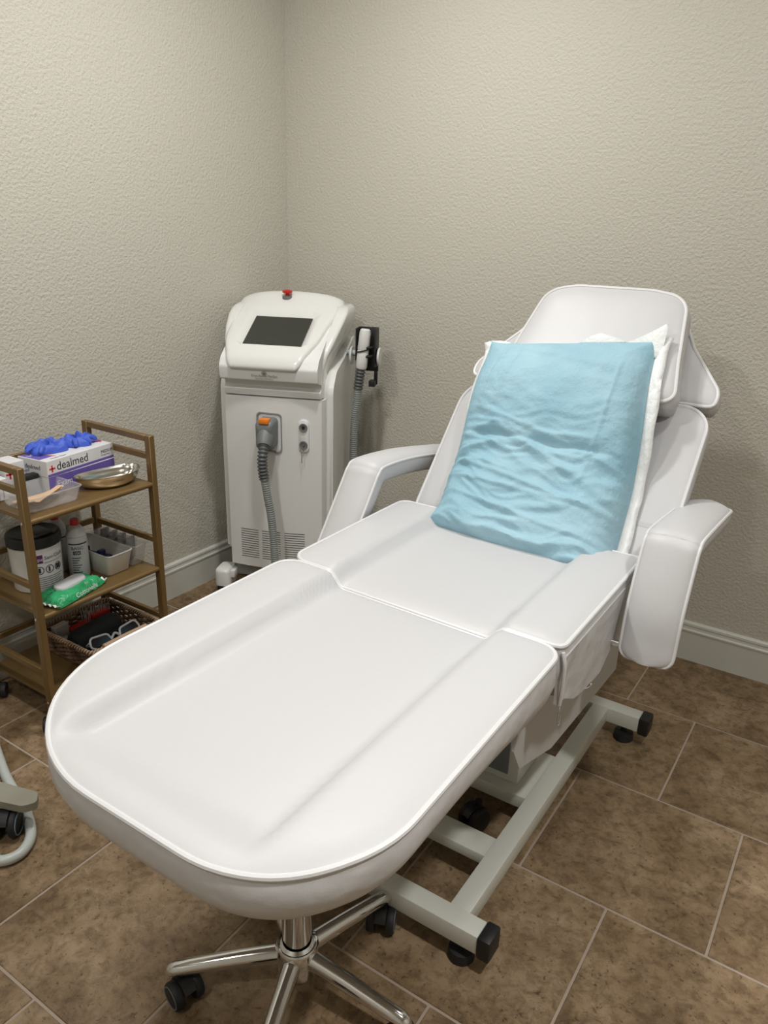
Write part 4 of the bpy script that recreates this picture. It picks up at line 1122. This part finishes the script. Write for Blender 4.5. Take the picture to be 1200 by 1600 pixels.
for j in range(NY2):
    for i in range(NX2):
        bm.faces.new((TP[j][i], TP[j][i + 1], TP[j + 1][i + 1], TP[j + 1][i]))
        try: bm.faces.new((BT[j][i], BT[j + 1][i], BT[j + 1][i + 1], BT[j][i + 1]))
        except ValueError: pass
link_mesh('pack', bm, 'green', wp, world=False, angle=60)
bm = bmesh.new(); pts = round_poly([(-0.026, -0.058), (0.026, -0.058), (0.026, 0.058), (-0.026, 0.058)], 0.0258, 8)
loft(bm, [[Vector((p.x, p.y, h - 0.004)) for p in pts], [Vector((p.x, p.y, h + 0.004)) for p in pts], [Vector((p.x * 0.93, p.y * 0.97, h + 0.007)) for p in pts], [Vector((p.x * 0.7, p.y * 0.85, h + 0.008)) for p in pts]])
link_mesh('lid', bm, 'bottle', wp, world=False)
for s in (-1, 1):
    bm = bmesh.new(); rings = []
    for i in range(25):
        x = (-0.5 + i / 24) * lx * 0.9; z = 0.006 + 0.004 * math.sin(i * 1.4); yb = s * ly / 2
        rings.append([Vector((x, yb - s * 0.006, z)), Vector((x, yb + s * 0.009, z + 0.006)), Vector((x, yb + s * 0.009, z + 0.005)), Vector((x, yb - s * 0.006, z - 0.001))])
    loft(bm, rings); link_mesh('crimped_end', bm, 'film', wp, world=False, angle=70)
text('Cottonelle', 0.022, 'film', wp, basis((lx / 2 - 0.0035, -0.035, 0.008), (0, 1, 0), (-0.30, 0, 1)) @ Matrix.Translation((0, 0, 0.0035)), world=False)
text('fresh care', 0.012, 'navy', wp, basis((0.0, -0.094, h - 0.0045), (0, 1, 0), (-1, 0, 0)) @ Matrix.Translation((0.0, 0.0, 0.0035)), world=False)

# bottom shelf: wicker basket ---------------------------------
BZ = SH[2]
bk = item('wicker_basket', 'shallow brown wicker basket on the bottom shelf', 'basket', (0.270, -1.360, BZ))
bx0, bx1, by0, by1 = 0.125, 0.415, -1.505, -1.225
def bring(f):                                   # flared wall at height fraction f
    g = 0.018 * f
    return round_poly([(bx0 + 0.018 - g, by0 + 0.018 - g), (bx1 - 0.018 + g, by0 + 0.018 - g), (bx1 - 0.018 + g, by1 - 0.018 + g), (bx0 + 0.018 - g, by1 - 0.018 + g)], 0.018, 5)
bm = bmesh.new(); levels = 9; hb_ = 0.078
for k in range(levels):
    f = (k + 0.5) / levels; R_s = resample(bring(f), 88)
    cx, cy = 0.27, -1.365; P = []
    for i, p in enumerate(R_s):
        d = Vector((p.x - cx, p.y - cy)).normalized(); w = 0.0032 * (1 if (i // 2 + k) % 2 else -1)
        P.append((p.x + d.x * w, p.y + d.y * w, BZ + 0.004 + hb_ * f + 0.0015 * noise.noise(Vector((i * 0.3, k, 0)))))
    tube(bm, P, 0.0046, 6, closed=True)
wv = link_mesh('woven_wall', bm, 'wicker', bk, angle=80); wv['kind'] = 'stuff'
bm = bmesh.new()
for i in range(0, 88, 4):
    a, b = resample(bring(0), 88)[i], resample(bring(1), 88)[i]; tube(bm, [(a.x, a.y, BZ + 0.003), (b.x, b.y, BZ + hb_ + 0.004)], 0.003, 6)
st = link_mesh('stakes', bm, 'wicker', bk); st['kind'] = 'stuff'
bm = bmesh.new(); box(bm, bx0 + 0.016, bx1 - 0.016, by0 + 0.016, by1 - 0.016, BZ + 0.0003, BZ + 0.006, 0.001, 1); link_mesh('basket_floor', bm, 'wicker', bk)
bm = bmesh.new(); R1 = resample(bring(1.0), 150)
P = [Vector((p.x, p.y, BZ + hb_ + 0.008)) for p in R1]
tube(bm, P, 0.0062, 8, closed=True); link_mesh('rim', bm, 'wicker', bk)
bm = bmesh.new()
for ph in (0, PI):                               # wrapping strand round the rim
    Q = []
    for i in range(600):
        t = i / 600; p = P[int(t * 150) % 150].lerp(P[(int(t * 150) + 1) % 150], (t * 150) % 1); d = Vector((p.x - 0.27, p.y + 1.365, 0)).normalized(); a = t * 2 * PI * 46 + ph
        Q.append(p + d * 0.0068 * math.cos(a) + Vector((0, 0, 0.0068 * math.sin(a))))
    tube(bm, Q, 0.0024, 5, closed=True)
wr = link_mesh('rim_wrap', bm, 'wickerlight', bk); wr['kind'] = 'stuff'
bm = bmesh.new(); tube(bm, [(bx1 + 0.004, -1.46, BZ + hb_ + 0.017), (bx1 + 0.004, -1.375, BZ + hb_ + 0.0185), (bx1 + 0.004, -1.285, BZ + hb_ + 0.017)], 0.0085, 12); link_mesh('front_grip', bm, 'wickerlight', bk)
# things in the basket
ca = thing('black_case', 'soft black zipped case lying in the wicker basket', 'case', (0.258, -1.375, BZ + 0.006), math.radians(4))
bm = bmesh.new()
pts = round_poly([(-0.040, -0.105), (0.040, -0.105), (0.040, 0.105), (-0.040, 0.105)], 0.035, 8)
loft(bm, [[Vector((p.x * s, p.y * (1 - (1 - s) * 0.4), z)) for p in pts] for s, z in ((0.8, 0.001), (0.97, 0.012), (1.0, 0.035), (0.99, 0.055), (0.9, 0.074), (0.7, 0.084), (0.3, 0.087))])
link_mesh('case_shell', bm, 'fabric_black', ca, world=False, angle=60)
bm = bmesh.new(); tube(bm, [Vector((p.x * 1.005, p.y * 1.003, 0.045)) for p in pts], 0.002, 6, closed=True); link_mesh('zip', bm, 'black', ca, world=False)
rb = thing('red_brush', 'red brush with clear bristles behind the black case', 'brush', (0.172, -1.335, BZ + 0.008), math.radians(2))
bm = bmesh.new(); box(bm, -0.022, 0.022, -0.085, 0.085, 0.0, 0.055, 0.012); box(bm, -0.018, 0.018, 0.0, 0.08, 0.05, 0.072, 0.008); link_mesh('brush_body', bm, 'red', rb, world=False)
bm = bmesh.new()
for k in range(26):
    y = -0.02 + 0.11 * (k // 2) / 13; x = -0.010 + 0.02 * (k % 2)
    tube(bm, [(x, y, 0.05), (x + random.uniform(-0.004, 0.004), y + random.uniform(-0.003, 0.003), 0.094)], 0.0014, 5)
br = link_mesh('bristles', bm, 'bottle', rb, world=False); br['kind'] = 'stuff'
pk = thing('paper_sleeve', 'pale folded paper standing behind the black case in the basket', 'paper', (0.168, -1.450, BZ + 0.0075), 0.1)
bm = bmesh.new(); box(bm, -0.012, 0.012, -0.028, 0.028, 0.0, 0.085, 0.002, 1); link_mesh('folded_sheet', bm, 'cloudy', pk, world=False)
# protective goggles
gg = thing('protective_goggles', 'white-framed black protective goggles propped at the front of the basket', 'goggles', (0.352, -1.362, BZ + 0.01), 0)
G0 = basis((0.350, -1.362, BZ + 0.066), (0.08, 1, 0.02), (-0.55, 0, 0.8)) @ Matrix.Scale(1.12, 4)
for s in (-1, 1):
    pts = round_poly([(s * 0.012, -0.010), (s * 0.022, 0.018), (s * 0.078, 0.024), (s * 0.086, -0.004), (s * 0.045, -0.030)], 0.012, 6)
    bm = bmesh.new(); loft(bm, [[G0 @ Vector((p.x, p.y, 0)) for p in pts], [G0 @ Vector((p.x, p.y, 0.002)) for p in pts]]); link_mesh('lens', bm, 'lens', gg)
    bm = bmesh.new(); tube(bm, [G0 @ Vector((p.x, p.y, 0.001)) for p in pts], 0.0038, 8, closed=True); link_mesh('rim', bm, 'goggle', gg)
    bm = bmesh.new(); tube(bm, smooth_path([G0 @ Vector((s * 0.084, 0.012, 0)), G0 @ Vector((s * 0.080, 0.006, -0.03)), G0 @ Vector((s * 0.02, -0.006, -0.038)), G0 @ Vector((-s * 0.03, -0.014, -0.036))], 6), 0.0032, 8); link_mesh('temple', bm, 'goggle', gg)
bm = bmesh.new(); tube(bm, smooth_path([G0 @ Vector((-0.016, -0.004, 0.001)), G0 @ Vector((0, 0.010, 0.004)), G0 @ Vector((0.016, -0.004, 0.001))], 5), 0.0045, 8); link_mesh('bridge', bm, 'goggle', gg)

# ------------------------------------------------------------------ stand at the left edge
sd = thing('equipment_stand', 'grey-beige trolley leg with a caster at the left edge of the photo', 'stand', (0.60, -2.09, 0))
bm = bmesh.new()
pts = round_poly([(0.40, -2.115), (0.76, -1.985), (0.775, -1.955), (0.745, -1.930), (0.40, -2.03)], [0.0, 0.03, 0.012, 0.02, 0.0], 6)
loft(bm, [[Vector((p.x, p.y, 0.082)) for p in pts], [Vector((p.x, p.y, 0.104)) for p in pts]]); link_mesh('leg', bm, 'beige', sd)
bm = bmesh.new(); tube(bm, [(0.41, -2.072, 0.09), (0.41, -2.072, 1.0)], 0.02, 16); link_mesh('pole', bm, 'hosewhite', sd)
for (dx, dy) in ((-0.28, 0.12), (-0.22, -0.24)):
    bm = bmesh.new(); d = Vector((dx, dy, 0)).normalized(); nn = Vector((-d.y, d.x, 0)) * 0.035; c = Vector((0.41, -2.072, 0)); e = c + d * 0.25
    loft(bm, [[c - nn + Vector((0, 0, z)), c + nn + Vector((0, 0, z)), e + nn * 0.7 + Vector((0, 0, z)), e - nn * 0.7 + Vector((0, 0, z))] for z in (0.082, 0.104)]); link_mesh('leg', bm, 'beige', sd)
    caster(sd, (c + d * 0.21).x, (c + d * 0.21).y, r=0.035, w=0.03, top=0.084, yaw=1.0, ring='bluering')
caster(sd, 0.700, -1.995, r=0.037, w=0.034, top=0.084, yaw=math.radians(128), ring='bluering')
wh = thing('white_hose', 'glossy white corrugated hose looped on the floor around the caster', 'hose', (0.78, -2.03, 0))
bm = bmesh.new()
P = smooth_path([(0.36, -1.83, 0.014), (0.50, -1.885, 0.014), (0.60, -1.915, 0.014), (0.70, -1.945, 0.014), (0.775, -1.985, 0.014), (0.806, -2.035, 0.014), (0.785, -2.078, 0.014), (0.72, -2.085, 0.014), (0.62, -2.085, 0.014), (0.50, -2.15, 0.014), (0.40, -2.25, 0.014)], 24)
tube(bm, P, [0.0135 + 0.0005 * (k % 2) for k in range(len(P))], 14); link_mesh('corrugated_tube', bm, 'hosewhite', wh, angle=80)
